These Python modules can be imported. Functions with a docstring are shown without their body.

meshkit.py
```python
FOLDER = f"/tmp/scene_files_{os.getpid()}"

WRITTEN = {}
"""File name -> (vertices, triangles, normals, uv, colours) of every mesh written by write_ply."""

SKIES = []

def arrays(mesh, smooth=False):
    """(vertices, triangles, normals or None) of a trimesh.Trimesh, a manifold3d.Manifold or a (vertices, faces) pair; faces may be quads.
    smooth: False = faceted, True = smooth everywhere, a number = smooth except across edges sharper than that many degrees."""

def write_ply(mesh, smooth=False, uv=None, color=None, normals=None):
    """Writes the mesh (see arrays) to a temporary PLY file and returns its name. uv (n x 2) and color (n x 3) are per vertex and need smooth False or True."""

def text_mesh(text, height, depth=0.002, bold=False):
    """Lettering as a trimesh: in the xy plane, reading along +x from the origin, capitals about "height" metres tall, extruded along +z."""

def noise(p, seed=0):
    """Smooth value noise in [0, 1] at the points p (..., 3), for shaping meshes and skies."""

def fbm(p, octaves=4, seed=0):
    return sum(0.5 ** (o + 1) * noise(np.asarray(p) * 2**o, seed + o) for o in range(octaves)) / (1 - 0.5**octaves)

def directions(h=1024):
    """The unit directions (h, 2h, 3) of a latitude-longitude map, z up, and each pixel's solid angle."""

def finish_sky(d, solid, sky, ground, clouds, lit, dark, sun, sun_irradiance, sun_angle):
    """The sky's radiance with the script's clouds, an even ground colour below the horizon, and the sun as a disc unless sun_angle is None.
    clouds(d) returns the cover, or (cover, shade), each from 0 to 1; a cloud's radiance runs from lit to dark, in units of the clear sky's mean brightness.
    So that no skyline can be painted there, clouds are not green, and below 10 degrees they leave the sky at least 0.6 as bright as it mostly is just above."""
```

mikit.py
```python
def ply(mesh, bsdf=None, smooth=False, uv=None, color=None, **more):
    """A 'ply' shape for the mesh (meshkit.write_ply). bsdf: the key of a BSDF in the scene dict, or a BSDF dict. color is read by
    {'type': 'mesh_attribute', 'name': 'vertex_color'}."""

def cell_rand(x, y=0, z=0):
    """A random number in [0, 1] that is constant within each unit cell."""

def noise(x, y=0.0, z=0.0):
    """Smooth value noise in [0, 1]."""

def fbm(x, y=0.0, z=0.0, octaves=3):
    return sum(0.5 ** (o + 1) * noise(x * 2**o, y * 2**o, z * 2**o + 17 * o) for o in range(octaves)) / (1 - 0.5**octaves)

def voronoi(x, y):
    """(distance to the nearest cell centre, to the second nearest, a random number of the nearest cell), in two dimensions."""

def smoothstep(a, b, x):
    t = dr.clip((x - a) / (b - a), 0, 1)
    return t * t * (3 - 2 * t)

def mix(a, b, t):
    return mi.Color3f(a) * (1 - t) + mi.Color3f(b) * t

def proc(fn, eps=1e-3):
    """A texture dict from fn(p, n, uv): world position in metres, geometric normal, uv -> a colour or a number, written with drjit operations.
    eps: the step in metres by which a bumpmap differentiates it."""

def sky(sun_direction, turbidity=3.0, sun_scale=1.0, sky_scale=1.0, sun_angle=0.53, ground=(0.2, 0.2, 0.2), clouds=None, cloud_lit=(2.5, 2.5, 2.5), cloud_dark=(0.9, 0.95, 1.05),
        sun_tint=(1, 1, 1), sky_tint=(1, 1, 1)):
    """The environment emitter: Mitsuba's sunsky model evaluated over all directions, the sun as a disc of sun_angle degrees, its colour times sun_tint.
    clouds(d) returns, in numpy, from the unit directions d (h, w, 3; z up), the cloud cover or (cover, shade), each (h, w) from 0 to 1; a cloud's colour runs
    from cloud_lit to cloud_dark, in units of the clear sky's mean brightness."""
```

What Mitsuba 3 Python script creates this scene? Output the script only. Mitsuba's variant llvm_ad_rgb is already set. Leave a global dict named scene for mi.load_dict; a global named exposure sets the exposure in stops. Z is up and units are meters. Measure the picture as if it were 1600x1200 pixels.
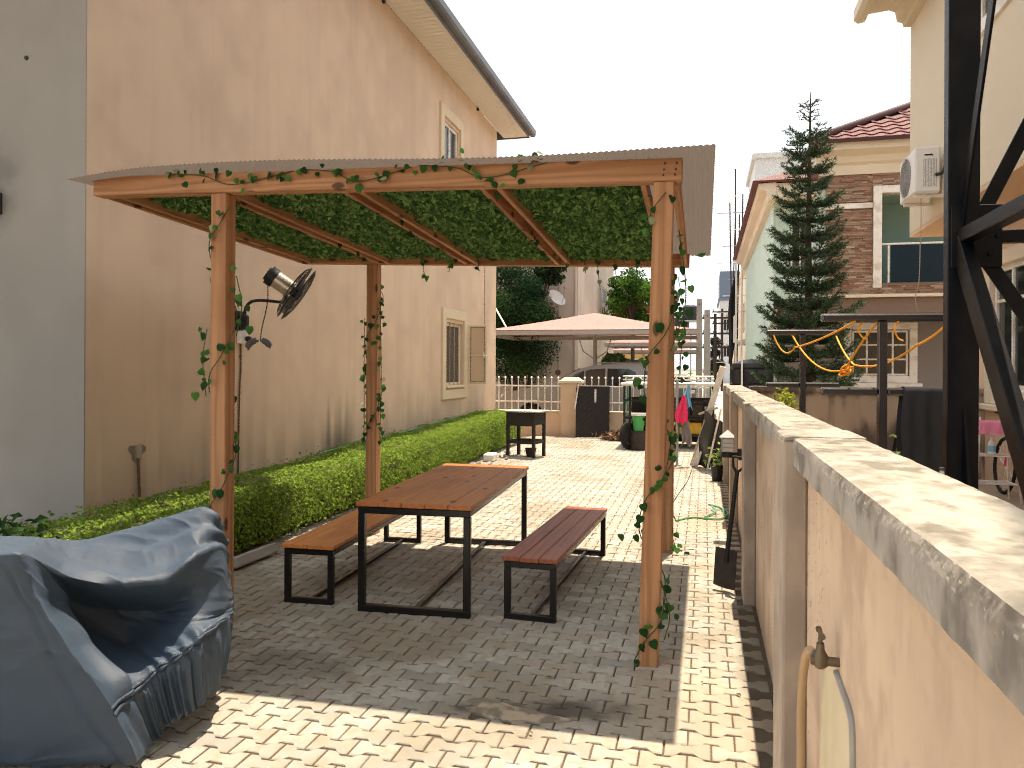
import math, random
import numpy as np, trimesh, drjit as dr, mitsuba as mi
import mikit, meshkit
from mikit import proc, noise, fbm, voronoi, cell_rand, smoothstep, mix

# ------------------------------------------------------------------ camera, sky, exposure
exposure = 2.58
YAW, ROLL, FPX = math.atan(300 / 1202.0), math.radians(0.3), 1202.0
Fw = np.array([-math.sin(YAW), math.cos(YAW), 0]); Rt = np.array([math.cos(YAW), math.sin(YAW), 0])
Upc = math.cos(ROLL) * np.array([0, 0, 1.0]) - math.sin(ROLL) * Rt
EYE = np.array([0, 0, 1.7])
T = mi.ScalarTransform4f
scene = {'type': 'scene'}
scene['camera'] = {'type': 'perspective', 'fov_axis': 'x', 'fov': math.degrees(2 * math.atan(800 / FPX)), 'near_clip': 0.05, 'far_clip': 2000.0,
                   'principal_point_offset_y': 25.0 / 1200.0,
                   'to_world': T().look_at(origin=EYE.tolist(), target=(EYE + Fw).tolist(), up=Upc.tolist())}
SUN = np.array([0.17, 0.74, 2.85])


def haze_cover(d):
    c = 0.90 + 0.1 * meshkit.fbm(d * np.array([3.0, 3.0, 6.0]), 3, seed=5)
    return c, 0.12 * meshkit.fbm(d * 4.0, 3, seed=9)


scene['sky'] = mikit.sky(SUN.tolist(), turbidity=4, clouds=haze_cover, cloud_lit=(1.95, 1.98, 2.0), cloud_dark=(1.5, 1.53, 1.56), sun_tint=(1.0, 1.0, 0.985))

# ------------------------------------------------------------------ registry
labels = {}
rng = np.random.default_rng(7)
random.seed(7)
taken = set()


def numbered(name):
    if name not in taken:
        taken.add(name); return name
    k = 1
    while f'{name}_{k:03d}' in taken: k += 1
    taken.add(f'{name}_{k:03d}')
    return f'{name}_{k:03d}'


def thing(name, label, cat, group=None):
    k = numbered(name)
    labels[k] = {'label': label, 'category': cat}
    if group: labels[k]['group'] = group
    return k


def obj(name, mesh, mat, parent=None, smooth=False, label=None, kind=None, **kw):
    k = numbered(f'{parent}__{name}' if parent else name)
    scene[k] = mikit.ply(mesh, 'surface_' + mat, smooth=smooth, **kw) if not isinstance(mesh, dict) else {**mesh, **({'bsdf': {'type': 'ref', 'id': 'surface_' + mat}} if mat else {}), **kw}
    if label or kind:
        labels[k] = {}
        if label: labels[k]['label'] = label
        if kind: labels[k]['kind'] = kind
    return k


def single(name, mesh, mat, label, cat, group=None, smooth=False, kind=None, **kw):
    k = obj(name, mesh, mat, None, smooth, **kw)
    labels[k] = {'label': label, 'category': cat}
    if group: labels[k]['group'] = group
    if kind: labels[k]['kind'] = kind
    return k


def struct(name, mesh, mat, label, smooth=False, **kw):
    k = obj(name, mesh, mat, None, smooth, **kw)
    labels[k] = {'label': label, 'category': name.replace('_', ' '), 'kind': 'structure'}
    return k


# ------------------------------------------------------------------ mesh helpers
cat = trimesh.util.concatenate


def hull(p):
    return trimesh.Trimesh(np.asarray(p, float), process=False).convex_hull


def box(x0, x1, y0, y1, z0, z1, b=0.0):
    c = np.array([(x0 + x1) / 2, (y0 + y1) / 2, (z0 + z1) / 2]); h = np.abs(np.array([x1 - x0, y1 - y0, z1 - z0])) / 2
    return cbox(c, h, b)


def cbox(c, h, b=0.0):
    h = np.asarray(h, float)
    if b <= 0:
        m = trimesh.creation.box(2 * h)
    else:
        b = min(b, 0.45 * h.min())
        s = np.array([[i, j, k] for i in (-1, 1) for j in (-1, 1) for k in (-1, 1)], float)
        m = hull(np.vstack([s * (h - b * np.array(e)) for e in ((0, 1, 1), (1, 0, 1), (1, 1, 0))]))
    m.apply_translation(c)
    return m


def frame(d, up=(0, 0, 1)):
    d = np.asarray(d, float); d = d / np.linalg.norm(d)
    up = np.asarray(up, float)
    if abs(d @ up) > 0.98: up = np.array([0, 1.0, 0])
    s = np.cross(up, d); s /= np.linalg.norm(s)
    return d, s, np.cross(d, s)


def bar(p, q, w, h, b=0.0, up=(0, 0, 1)):
    p, q = np.asarray(p, float), np.asarray(q, float)
    d, s, u = frame(q - p, up)
    m = cbox([0, 0, 0], [np.linalg.norm(q - p) / 2, w / 2, h / 2], b)
    M = np.eye(4); M[:3, 0], M[:3, 1], M[:3, 2], M[:3, 3] = d, s, u, (p + q) / 2
    m.apply_transform(M)
    return m


def tube(pts, r, n=8, cap=True):
    P = np.asarray(pts, float); k = len(P)
    r = np.broadcast_to(np.asarray(r, float), k)
    tan = np.gradient(P, axis=0); tan /= np.maximum(np.linalg.norm(tan, axis=1, keepdims=True), 1e-9)
    _, s, u = frame(tan[0])
    V = []
    for i in range(k):
        s = s - tan[i] * (s @ tan[i]); s /= np.linalg.norm(s); u = np.cross(tan[i], s)
        a = np.arange(n) / n * 2 * np.pi
        V.append(P[i] + r[i] * (np.cos(a)[:, None] * s + np.sin(a)[:, None] * u))
    V = np.vstack(V); Fc = []
    for i in range(k - 1):
        for j in range(n):
            a, b2 = i * n + j, i * n + (j + 1) % n
            Fc += [[a, b2, b2 + n], [a, b2 + n, a + n]]
    if cap:
        V = np.vstack([V, P[0], P[-1]])
        for j in range(n):
            Fc += [[len(V) - 2, (j + 1) % n, j], [len(V) - 1, (k - 1) * n + j, (k - 1) * n + (j + 1) % n]]
    return trimesh.Trimesh(V, Fc, process=False)


def smoothpath(pts, n=24):
    P = np.asarray(pts, float); Q = np.vstack([2 * P[0] - P[1], P, 2 * P[-1] - P[-2]])
    out = []
    for i in range(len(P) - 1):
        a, b, c, d = Q[i:i + 4]
        for t in np.linspace(0, 1, n, endpoint=False):
            out.append(0.5 * (2 * b + (c - a) * t + (2 * a - 5 * b + 4 * c - d) * t * t + (3 * b - a - 3 * c + d) * t ** 3))
    return np.array(out + [P[-1]])


def cyl(p, q, r, n=16, r2=None):
    return tube([p, q], [r, r if r2 is None else r2], n)


def grid(f, nu, nv, closed_u=False):
    u, v = np.meshgrid(np.linspace(0, 1, nu), np.linspace(0, 1, nv), indexing='ij')
    V = np.asarray(f(u.ravel(), v.ravel()))
    i, j = np.meshgrid(np.arange(nu - 1), np.arange(nv - 1), indexing='ij')
    a = (i * nv + j).ravel()
    return trimesh.Trimesh(V, np.vstack([np.c_[a, a + nv, a + nv + 1], np.c_[a, a + nv + 1, a + 1]]), process=False)


def lathe(prof, n=20, c=(0, 0, 0)):
    prof = np.asarray(prof, float)
    m = grid(lambda u, v: np.c_[np.interp(v, np.linspace(0, 1, len(prof)), prof[:, 0]) * np.cos(2 * np.pi * u), np.interp(v, np.linspace(0, 1, len(prof)), prof[:, 0]) * np.sin(2 * np.pi * u),
                                np.interp(v, np.linspace(0, 1, len(prof)), prof[:, 1])], n + 1, len(prof))
    m.apply_translation(c)
    return m


def prism(poly, y0, y1, axis='y'):
    """Polygon in (x,z) extruded along y (or (y,z) along x, or (x,y) along z)."""
    from shapely.geometry import Polygon
    m = trimesh.creation.extrude_polygon(Polygon(poly), y1 - y0, engine='earcut')
    V = m.vertices.copy()
    if axis == 'y': m.vertices = np.c_[V[:, 0], y1 - V[:, 2], V[:, 1]]
    elif axis == 'x': m.vertices = np.c_[y0 + V[:, 2], V[:, 0], V[:, 1]]
    else: m.vertices = np.c_[V[:, 0], V[:, 1], y0 + V[:, 2]]
    return m


def rotz(m, deg, c=(0, 0, 0)):
    m.apply_transform(trimesh.transformations.rotation_matrix(math.radians(deg), [0, 0, 1], c)); return m


def leafcards(P, N, size, aspect=0.55, fold=0.25, r=rng, droop=None):
    """Many little folded leaves: P centres, N facing directions, size lengths. Returns mesh; 4 verts, 2 tris a leaf."""
    n = len(P); size = np.broadcast_to(np.asarray(size, float), n)[:, None]
    N = N / np.maximum(np.linalg.norm(N, axis=1, keepdims=True), 1e-9)
    t = r.normal(size=(n, 3)) if droop is None else droop + 0.5 * r.normal(size=(n, 3))
    t -= N * (t * N).sum(1, keepdims=True); t /= np.maximum(np.linalg.norm(t, axis=1, keepdims=True), 1e-9)
    s = np.cross(N, t)
    a = P - t * size * 0.5; b = P + t * size * 0.5
    l = P - t * size * 0.05 + s * size * aspect * 0.5 + N * size * fold * 0.5
    q = P - t * size * 0.05 - s * size * aspect * 0.5 + N * size * fold * 0.5
    V = np.stack([a, l, b, q], 1).reshape(-1, 3)
    k = np.arange(n) * 4
    Fc = np.stack([np.c_[k, k + 2, k + 1], np.c_[k, k + 3, k + 2]], 1).reshape(-1, 3)
    return trimesh.Trimesh(V, Fc, process=False)


def tones(n, lo, hi, r=rng, per=4, power=1.0):
    t = r.random((n, 1)) ** power
    return np.repeat(np.asarray(lo) * (1 - t) + np.asarray(hi) * t, per, axis=0)


# ------------------------------------------------------------------ materials
def mat(name, **kw):
    kw.setdefault('roughness', 0.6); kw.setdefault('specular', 0.35)
    c = kw.pop('color')
    kw['base_color'] = {'type': 'rgb', 'value': list(c)} if isinstance(c, (tuple, list)) else c
    bump = kw.pop('bump', None)
    b = {'type': 'principled', **kw}
    if bump is not None:
        b = {'type': 'bumpmap', 'arbitrary': bump[0], 'scale': bump[1], 'bsdf': b}
    scene['surface_' + name] = {'type': 'twosided', 'bsdf': b}
    return name


def thin(name, color, trans=0.8, rough=0.5):
    scene['surface_' + name] = {'type': 'principledthin', 'base_color': color, 'roughness': rough, 'diff_trans': trans, 'spec_trans': 0.0, 'eta': 1.4}
    return name


VC = {'type': 'mesh_attribute', 'name': 'vertex_color'}


def f_wall_house(p, n, uv):
    st = fbm(p.y * 6.0 + p.x * 6.0, p.z * 0.5, 3.0, 5)
    bl = fbm(p.y * 0.5, p.z * 0.5, p.x * 0.5 + 9.0, 4)
    c = mix([0.64, 0.485, 0.352], [0.555, 0.415, 0.30], smoothstep(0.35, 0.68, 0.65 * bl + 0.35 * fbm(p.y * 2.6, p.z * 2.6, 3.0, 4)))
    c = mix(c, [0.465, 0.345, 0.265], 0.2 * smoothstep(0.45, 0.75, st))
    dirt = smoothstep(1.7, 0.45, p.z + 0.7 * fbm(p.y * 1.3, p.z * 0.6, 1.0, 3) - 0.35) * smoothstep(0.35, 0.6, fbm(p.y * 5.0, p.z * 0.7, 2.0, 3))
    c = mix(c, [0.25, 0.195, 0.15], 0.28 * dirt)
    moss = smoothstep(0.75, 0.2, dr.abs(p.y - 9.75) + 0.25 * noise(p.y * 7.0, p.z * 0.9)) * smoothstep(1.55, 0.75, p.z + 0.55 * noise(p.y * 9.0, p.z * 0.6, 4.0))
    return mix(c, [0.085, 0.075, 0.06], 0.85 * moss)


def f_wall_grey(p, n, uv):
    bl = fbm(p.x * 0.8, p.z * 0.7, p.y, 4)
    st = fbm(p.x * 4.0, p.z * 0.4, 2.0, 3)
    c = mix([0.32, 0.305, 0.275], [0.265, 0.25, 0.228], smoothstep(0.35, 0.7, bl))
    c = mix(c, [0.28, 0.27, 0.25], 0.4 * smoothstep(0.45, 0.7, st))
    d = dr.sqrt(dr.square(p.x + 5.95) + dr.square((p.z - 3.25) * 0.8))
    return mix(c, [0.14, 0.13, 0.12], 0.55 * smoothstep(0.55, 0.15, d + 0.35 * fbm(p.x * 6.0, p.z * 6.0, 1.0, 3) - 0.1))


def b_plaster(p, n, uv):
    return fbm(p.x * 45.0 + p.y * 45.0, p.z * 45.0, p.y * 20.0, 3) + 1.5 * fbm(p.x * 5.0 + p.y * 5.0, p.z * 5.0, 0.0, 2)


mat('wall_peach', color=proc(f_wall_house), roughness=0.85, specular=0.2, bump=(proc(b_plaster, 2e-3), 0.004))
mat('wall_grey', color=proc(f_wall_grey), roughness=0.85, specular=0.2, bump=(proc(b_plaster, 2e-3), 0.004))


def f_bwall(p, n, uv):
    c = mix([0.60, 0.46, 0.335], [0.52, 0.39, 0.285], smoothstep(0.35, 0.7, fbm(p.y * 1.5, p.z * 1.5, p.x, 4)))
    st = fbm(p.y * 14.0 + p.x * 14.0, p.z * 5.0, 3.0, 4)
    c = mix(c, [0.42, 0.30, 0.22], 0.25 * smoothstep(0.5, 0.75, st))
    c = mix(c, [0.36, 0.25, 0.18], 0.45 * smoothstep(0.48, 0.72, fbm(p.y * 4.5, p.z * 4.5, 8.0, 5)))
    c = mix(c, [0.30, 0.21, 0.15], 0.8 * smoothstep(0.84, 0.9, noise(p.y * 60.0, p.z * 60.0, 2.0)) * smoothstep(0.55, 0.75, noise(p.y * 3.0, p.z * 3.0, 5.0)))
    base = smoothstep(0.45, 0.0, p.z + 0.3 * fbm(p.y * 4.0, p.z, 0.0, 3) - 0.15)
    c = mix(c, [0.22, 0.17, 0.13], 0.6 * base)
    # limescale below the tap
    w = smoothstep(0.335, 0.30, dr.abs(p.y - 2.37) + 0.03 * noise(p.z * 6.0, p.y * 20.0)) * smoothstep(0.86, 0.80, p.z) * smoothstep(0.1, 0.3, p.x)
    sk = 0.45 + 0.4 * fbm(p.y * 30.0, p.z * 2.0, 8.0, 3)
    return mix(c, [0.58, 0.52, 0.34], w * sk * smoothstep(3.0, 2.9, p.y))


mat('boundary_plaster', color=proc(f_bwall), roughness=0.9, specular=0.15, bump=(proc(b_plaster, 2e-3), 0.004))


def f_cap(p, n, uv):
    c = mix([0.33, 0.305, 0.255], [0.205, 0.188, 0.155], smoothstep(0.38, 0.66, 0.6 * fbm(p.x * 9.0, p.y * 6.0, p.z * 3.0, 5) + 0.4 * fbm(p.x * 30.0, p.y * 22.0, 1.0, 3)))
    c = mix(c, [0.12, 0.105, 0.085], 0.75 * smoothstep(0.55, 0.74, fbm(p.x * 14.0, p.y * 9.0, 3.0, 5)))
    side = 1.0 - dr.abs(n.z)
    c = mix(c, mix([0.36, 0.325, 0.28], [0.19, 0.168, 0.145], smoothstep(0.40, 0.68, 0.35 * fbm(p.y * 22.0, p.z * 6.0, 1.0, 4) + 0.65 * fbm(p.y * 7.0, p.z * 9.0, 7.0, 5) + 1.2 * (p.z - 1.40))), side)
    sp = smoothstep(0.80, 0.84, noise(p.x * 130.0, p.y * 130.0, p.z * 130.0))
    return mix(c, [0.6, 0.56, 0.48], sp * side * smoothstep(1.395, 1.44, p.z) * 0.8)


mat('pier_cement', color=proc(lambda p, n, uv: mix([0.40, 0.325, 0.255], [0.29, 0.235, 0.19], smoothstep(0.35, 0.7, 0.6 * fbm(p.x * 12.0, p.y * 12.0, p.z * 5.0, 4) + 0.4 * fbm(p.y * 3.0, p.z * 2.0, 2.0, 3)))), roughness=0.95, specular=0.1)
mat('cap_concrete', color=proc(f_cap), roughness=0.9, specular=0.15, bump=(proc(lambda p, n, uv: fbm(p.x * 60.0, p.y * 60.0, p.z * 60.0, 3) + 2 * fbm(p.x * 9.0, p.y * 9.0, p.z * 9.0, 3), 2e-3), 0.006))
PW, PH, PX0, PY0 = 0.207, 0.1165, -4.10, 2.30


def f_paver(p, n, uv):
    row = dr.floor((p.y - PY0) / PH)
    col = dr.floor((p.x - PX0) / PW + 0.5 * (row - 2.0 * dr.floor(row / 2.0)))
    t = cell_rand(row, col, 1)
    c = mix([0.27, 0.258, 0.225], [0.42, 0.405, 0.355], t)
    c = mix(c, [0.36, 0.315, 0.26], 0.8 * smoothstep(0.72, 0.8, cell_rand(row, col, 4)))
    st = fbm(p.x * 1.1, p.y * 1.1, 4.0, 4)
    c = mix(c, [0.215, 0.18, 0.13], 0.62 * smoothstep(0.50, 0.68, st))
    c = mix(c, [0.30, 0.255, 0.185], 0.55 * smoothstep(0.45, 0.7, fbm(p.x * 24.0, p.y * 24.0, 0.0, 3)))
    # damp black stain by the near post, and dirt along the boundary wall
    d = dr.sqrt(dr.square((p.x + 0.63) * 0.75) + dr.square((p.y - 3.78) * 2.0 - 0.35 * (p.x + 0.63)))
    c = mix(c, [0.055, 0.047, 0.038], 0.85 * smoothstep(0.42, 0.12, d + 0.55 * fbm(p.x * 6.0, p.y * 6.0, 2.0, 4) - 0.24))
    d2 = dr.sqrt(dr.square((p.x + 2.35) * 0.55) + dr.square(p.y - 3.95))
    c = mix(c, [0.10, 0.085, 0.065], 0.5 * smoothstep(0.5, 0.1, d2 + 0.6 * fbm(p.x * 5.0, p.y * 5.0, 6.0, 4) - 0.25))
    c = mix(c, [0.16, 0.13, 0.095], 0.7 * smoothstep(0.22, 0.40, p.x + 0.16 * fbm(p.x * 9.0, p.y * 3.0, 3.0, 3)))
    return mix(c, [0.37, 0.29, 0.20], 0.45 * smoothstep(0.44, 0.66, fbm(p.x * 1.6, p.y * 0.8, 12.0, 3)) * smoothstep(-0.75, -0.1, p.x))


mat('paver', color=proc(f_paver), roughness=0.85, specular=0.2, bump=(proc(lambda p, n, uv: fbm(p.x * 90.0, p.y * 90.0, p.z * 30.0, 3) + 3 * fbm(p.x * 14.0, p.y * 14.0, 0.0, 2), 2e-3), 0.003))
mat('joint_sand', color=proc(lambda p, n, uv: mix([0.075, 0.06, 0.042], [0.15, 0.12, 0.085], fbm(p.x * 6.0, p.y * 6.0, 0.0, 3))), roughness=1.0, specular=0.05)
mat('earth', color=proc(lambda p, n, uv: mix([0.22, 0.17, 0.12], [0.34, 0.28, 0.2], fbm(p.x * 0.8, p.y * 0.8, 0.0, 5))), roughness=1.0, specular=0.05)
mat('cement_patch', color=proc(lambda p, n, uv: mix([0.40, 0.33, 0.24], [0.20, 0.17, 0.13], smoothstep(0.4, 0.65, fbm(p.x * 14.0, p.y * 14.0, 1.0, 4)))), roughness=0.95, specular=0.1)


def wood(name, ax, light, dark, ringy=0.75, rough=0.5, knots=True, sheen=0.3):
    def f(p, n, uv):
        a, b, c = {'x': (p.x, p.y, p.z), 'y': (p.y, p.z, p.x), 'z': (p.z, p.x, p.y)}[ax]
        board = cell_rand(dr.floor(b * 3.1 + 50), dr.floor(c * 3.3 + 50), 2)
        w = 0.6 * fbm(a * 0.8, b * 9.0, c * 9.0 + 3.0 * board, 3)
        rings = 0.5 + 0.5 * dr.sin((b * 55.0 + c * 70.0 + w * 14.0) * 1.6)
        g = 0.55 * rings + 0.45 * noise(a * 3.0, b * 160.0, c * 160.0)
        col = mix(light, dark, smoothstep(0.2, 0.95, g) * ringy)
        col = mix(col, dark, 0.6 * smoothstep(0.5, 0.72, fbm(a * 1.2, b * 3.0, c * 3.0, 3)))
        if knots:
            k = voronoi(a * 2.3, (b + c) * 5.0)
            col = mix(col, [0.05, 0.025, 0.012], 0.85 * smoothstep(0.13, 0.07, k[0]) * smoothstep(0.5, 0.55, k[2]))
        return col
    return mat(name, color=proc(f), roughness=rough, specular=sheen)


for ax in 'xyz':
    wood('timber_' + ax, ax, [0.45, 0.235, 0.115], [0.28, 0.125, 0.055], rough=0.6, sheen=0.2)
wood('table_wood', 'y', [0.40, 0.150, 0.048], [0.21, 0.066, 0.022], ringy=0.3, rough=0.42, knots=True, sheen=0.22)
wood('bench_wood', 'y', [0.52, 0.205, 0.058], [0.33, 0.11, 0.033], ringy=0.35, rough=0.45, knots=False, sheen=0.2)
wood('bench_wood_red', 'y', [0.30, 0.098, 0.055], [0.16, 0.048, 0.028], ringy=0.45, rough=0.45, knots=False, sheen=0.2)
wood('grey_wood', 'z', [0.55, 0.48, 0.42], [0.35, 0.29, 0.24], rough=0.7)
mat('black_steel', color=proc(lambda p, n, uv: mix([0.004, 0.004, 0.005], [0.014, 0.012, 0.011], fbm(p.x * 9.0, p.y * 9.0, p.z * 9.0, 3))), roughness=0.3, specular=0.35)
mat('tower_steel', color=proc(lambda p, n, uv: mix([0.003, 0.004, 0.006], [0.012, 0.012, 0.013], smoothstep(0.4, 0.7, fbm(p.x * 5.0, p.y * 5.0, p.z * 3.0, 4)))), roughness=0.38, specular=0.2)
mat('post_steel', color=(0.012, 0.012, 0.016), roughness=0.22, specular=1.0, clearcoat=0.8)
mat('dark_timber', color=(0.022, 0.018, 0.016), roughness=0.6)
mat('cover_fabric', color=proc(lambda p, n, uv: mix([0.034, 0.056, 0.088], [0.026, 0.043, 0.068], fbm(p.x * 3.0, p.y * 3.0, p.z * 3.0, 3))), roughness=0.58, specular=0.55, sheen=1.0, sheen_tint=0.6,
    bump=(proc(lambda p, n, uv: noise(p.x * 260.0, p.y * 260.0, p.z * 260.0) + 1.0 * fbm(p.x * 30.0, p.y * 30.0, p.z * 18.0, 3), 2e-3), 0.0025))
mat('rubber', color=(0.012, 0.012, 0.012), roughness=0.7)
mat('black_plastic', color=(0.014, 0.014, 0.015), roughness=0.4)
mat('grey_plastic', color=(0.10, 0.10, 0.11), roughness=0.4)
mat('chrome', color=(0.72, 0.70, 0.66), roughness=0.22, metallic=1.0)
mat('alloy', color=(0.62, 0.58, 0.50), roughness=0.35, metallic=0.9)
mat('white_plastic', color=(0.74, 0.73, 0.70), roughness=0.4)
mat('white_paint', color=proc(lambda p, n, uv: mix([0.74, 0.71, 0.66], [0.58, 0.53, 0.45], smoothstep(0.45, 0.7, fbm(p.x * 5.0, p.y * 5.0, p.z * 5.0, 3)))), roughness=0.5)
mat('cream_paint', color=proc(lambda p, n, uv: mix([0.66, 0.55, 0.38], [0.58, 0.47, 0.33], fbm(p.x * 2.0, p.y * 2.0, p.z * 2.0, 3))), roughness=0.7)
mat('soffit_white', color=(0.70, 0.66, 0.58), roughness=0.5)
mat('fascia_grey', color=proc(lambda p, n, uv: mix([0.10, 0.105, 0.115], [0.17, 0.17, 0.18], fbm(p.y * 2.0, p.z * 8.0, 0.0, 3))), roughness=0.45)
mat('dark_glass', color=(0.015, 0.018, 0.02), roughness=0.06, specular=0.6)
mat('bronze_glass', color=(0.05, 0.042, 0.035), roughness=0.08, specular=0.6)
mat('dark_room', color=(0.03, 0.027, 0.024), roughness=0.9)
mat('rope_orange', color=(0.80, 0.34, 0.025), roughness=0.6)
mat('dark_cloth', color=(0.040, 0.041, 0.044), roughness=0.95, specular=0.1)
mat('pink_cloth', color=(0.75, 0.06, 0.16), roughness=0.9, specular=0.1)
mat('blue_cloth', color=(0.22, 0.48, 0.66), roughness=0.9, specular=0.1)
mat('grey_cloth', color=(0.22, 0.20, 0.19), roughness=0.9, specular=0.1)
mat('rose_cloth', color=(0.78, 0.28, 0.42), roughness=0.9, specular=0.1)
mat('silver_paint', color=(0.26, 0.255, 0.25), roughness=0.3, metallic=0.35, clearcoat=0.6)
mat('orange_lens', color=(0.70, 0.16, 0.03), roughness=0.2)
mat('clear_lens', color=(0.6, 0.6, 0.62), roughness=0.12)
mat('canopy_cloth', color=(0.36, 0.205, 0.185), roughness=0.85, specular=0.15)
mat('grey_paint', color=(0.33, 0.32, 0.31), roughness=0.5)
mat('green_paint', color=(0.05, 0.24, 0.13), roughness=0.5)
mat('green_plastic', color=(0.07, 0.34, 0.10), roughness=0.45)
mat('yellow_plastic', color=(0.58, 0.36, 0.03), roughness=0.5)
mat('pole_concrete', color=proc(lambda p, n, uv: mix([0.46, 0.43, 0.39], [0.34, 0.32, 0.29], fbm(p.x * 9.0, p.y * 9.0, p.z * 1.0, 3))), roughness=0.9)
mat('pale_block', color=(0.50, 0.52, 0.54), roughness=0.8)
mat('blue_block', color=(0.12, 0.16, 0.23), roughness=0.6)
mat('navy_panel', color=(0.008, 0.020, 0.032), roughness=0.5, specular=0.15)
mat('teal_wall', color=(0.20, 0.30, 0.26), roughness=0.8)
mat('mint_wall', color=proc(lambda p, n, uv: mix([0.50, 0.62, 0.56], [0.42, 0.54, 0.48], fbm(p.y * 0.6, p.z * 0.9, 0.0, 3))), roughness=0.85)
mat('cream_wall', color=proc(lambda p, n, uv: mix([0.68, 0.60, 0.47], [0.58, 0.51, 0.40], fbm(p.y * 0.7, p.z * 0.5, p.x * 0.7, 4))), roughness=0.85, specular=0.2)
mat('apricot_wall', color=proc(lambda p, n, uv: mix([0.64, 0.47, 0.33], [0.54, 0.40, 0.29], fbm(p.y * 0.9, p.z * 0.8, p.x, 4))), roughness=0.85, specular=0.2)
mat('beige_wall', color=proc(lambda p, n, uv: mix([0.56, 0.475, 0.40], [0.47, 0.40, 0.335], smoothstep(0.35, 0.65, fbm(p.x * 0.8 + p.y * 0.8, p.z * 0.4, 0.0, 4)))), roughness=0.9, specular=0.15)
mat('mauve_wall', color=proc(lambda p, n, uv: mix([0.235, 0.205, 0.195], [0.19, 0.165, 0.155], fbm(p.x * 0.8, p.z * 0.7, 0.0, 4))), roughness=0.9)
mat('brown_wall', color=(0.18, 0.125, 0.095), roughness=0.9)
mat('grey_wall', color=(0.30, 0.29, 0.28), roughness=0.9)
mat('ochre_wall', color=(0.55, 0.36, 0.13), roughness=0.9)
mat('stone_strips', color=VC, roughness=0.9, specular=0.15)
mat('tile_red', color=proc(lambda p, n, uv: mix([0.085, 0.022, 0.021], [0.135, 0.040, 0.036], fbm(p.x * 4.0, p.y * 4.0, p.z * 4.0, 3))), roughness=0.65)
mat('ridge_red', color=(0.055, 0.017, 0.018), roughness=0.6)


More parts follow.
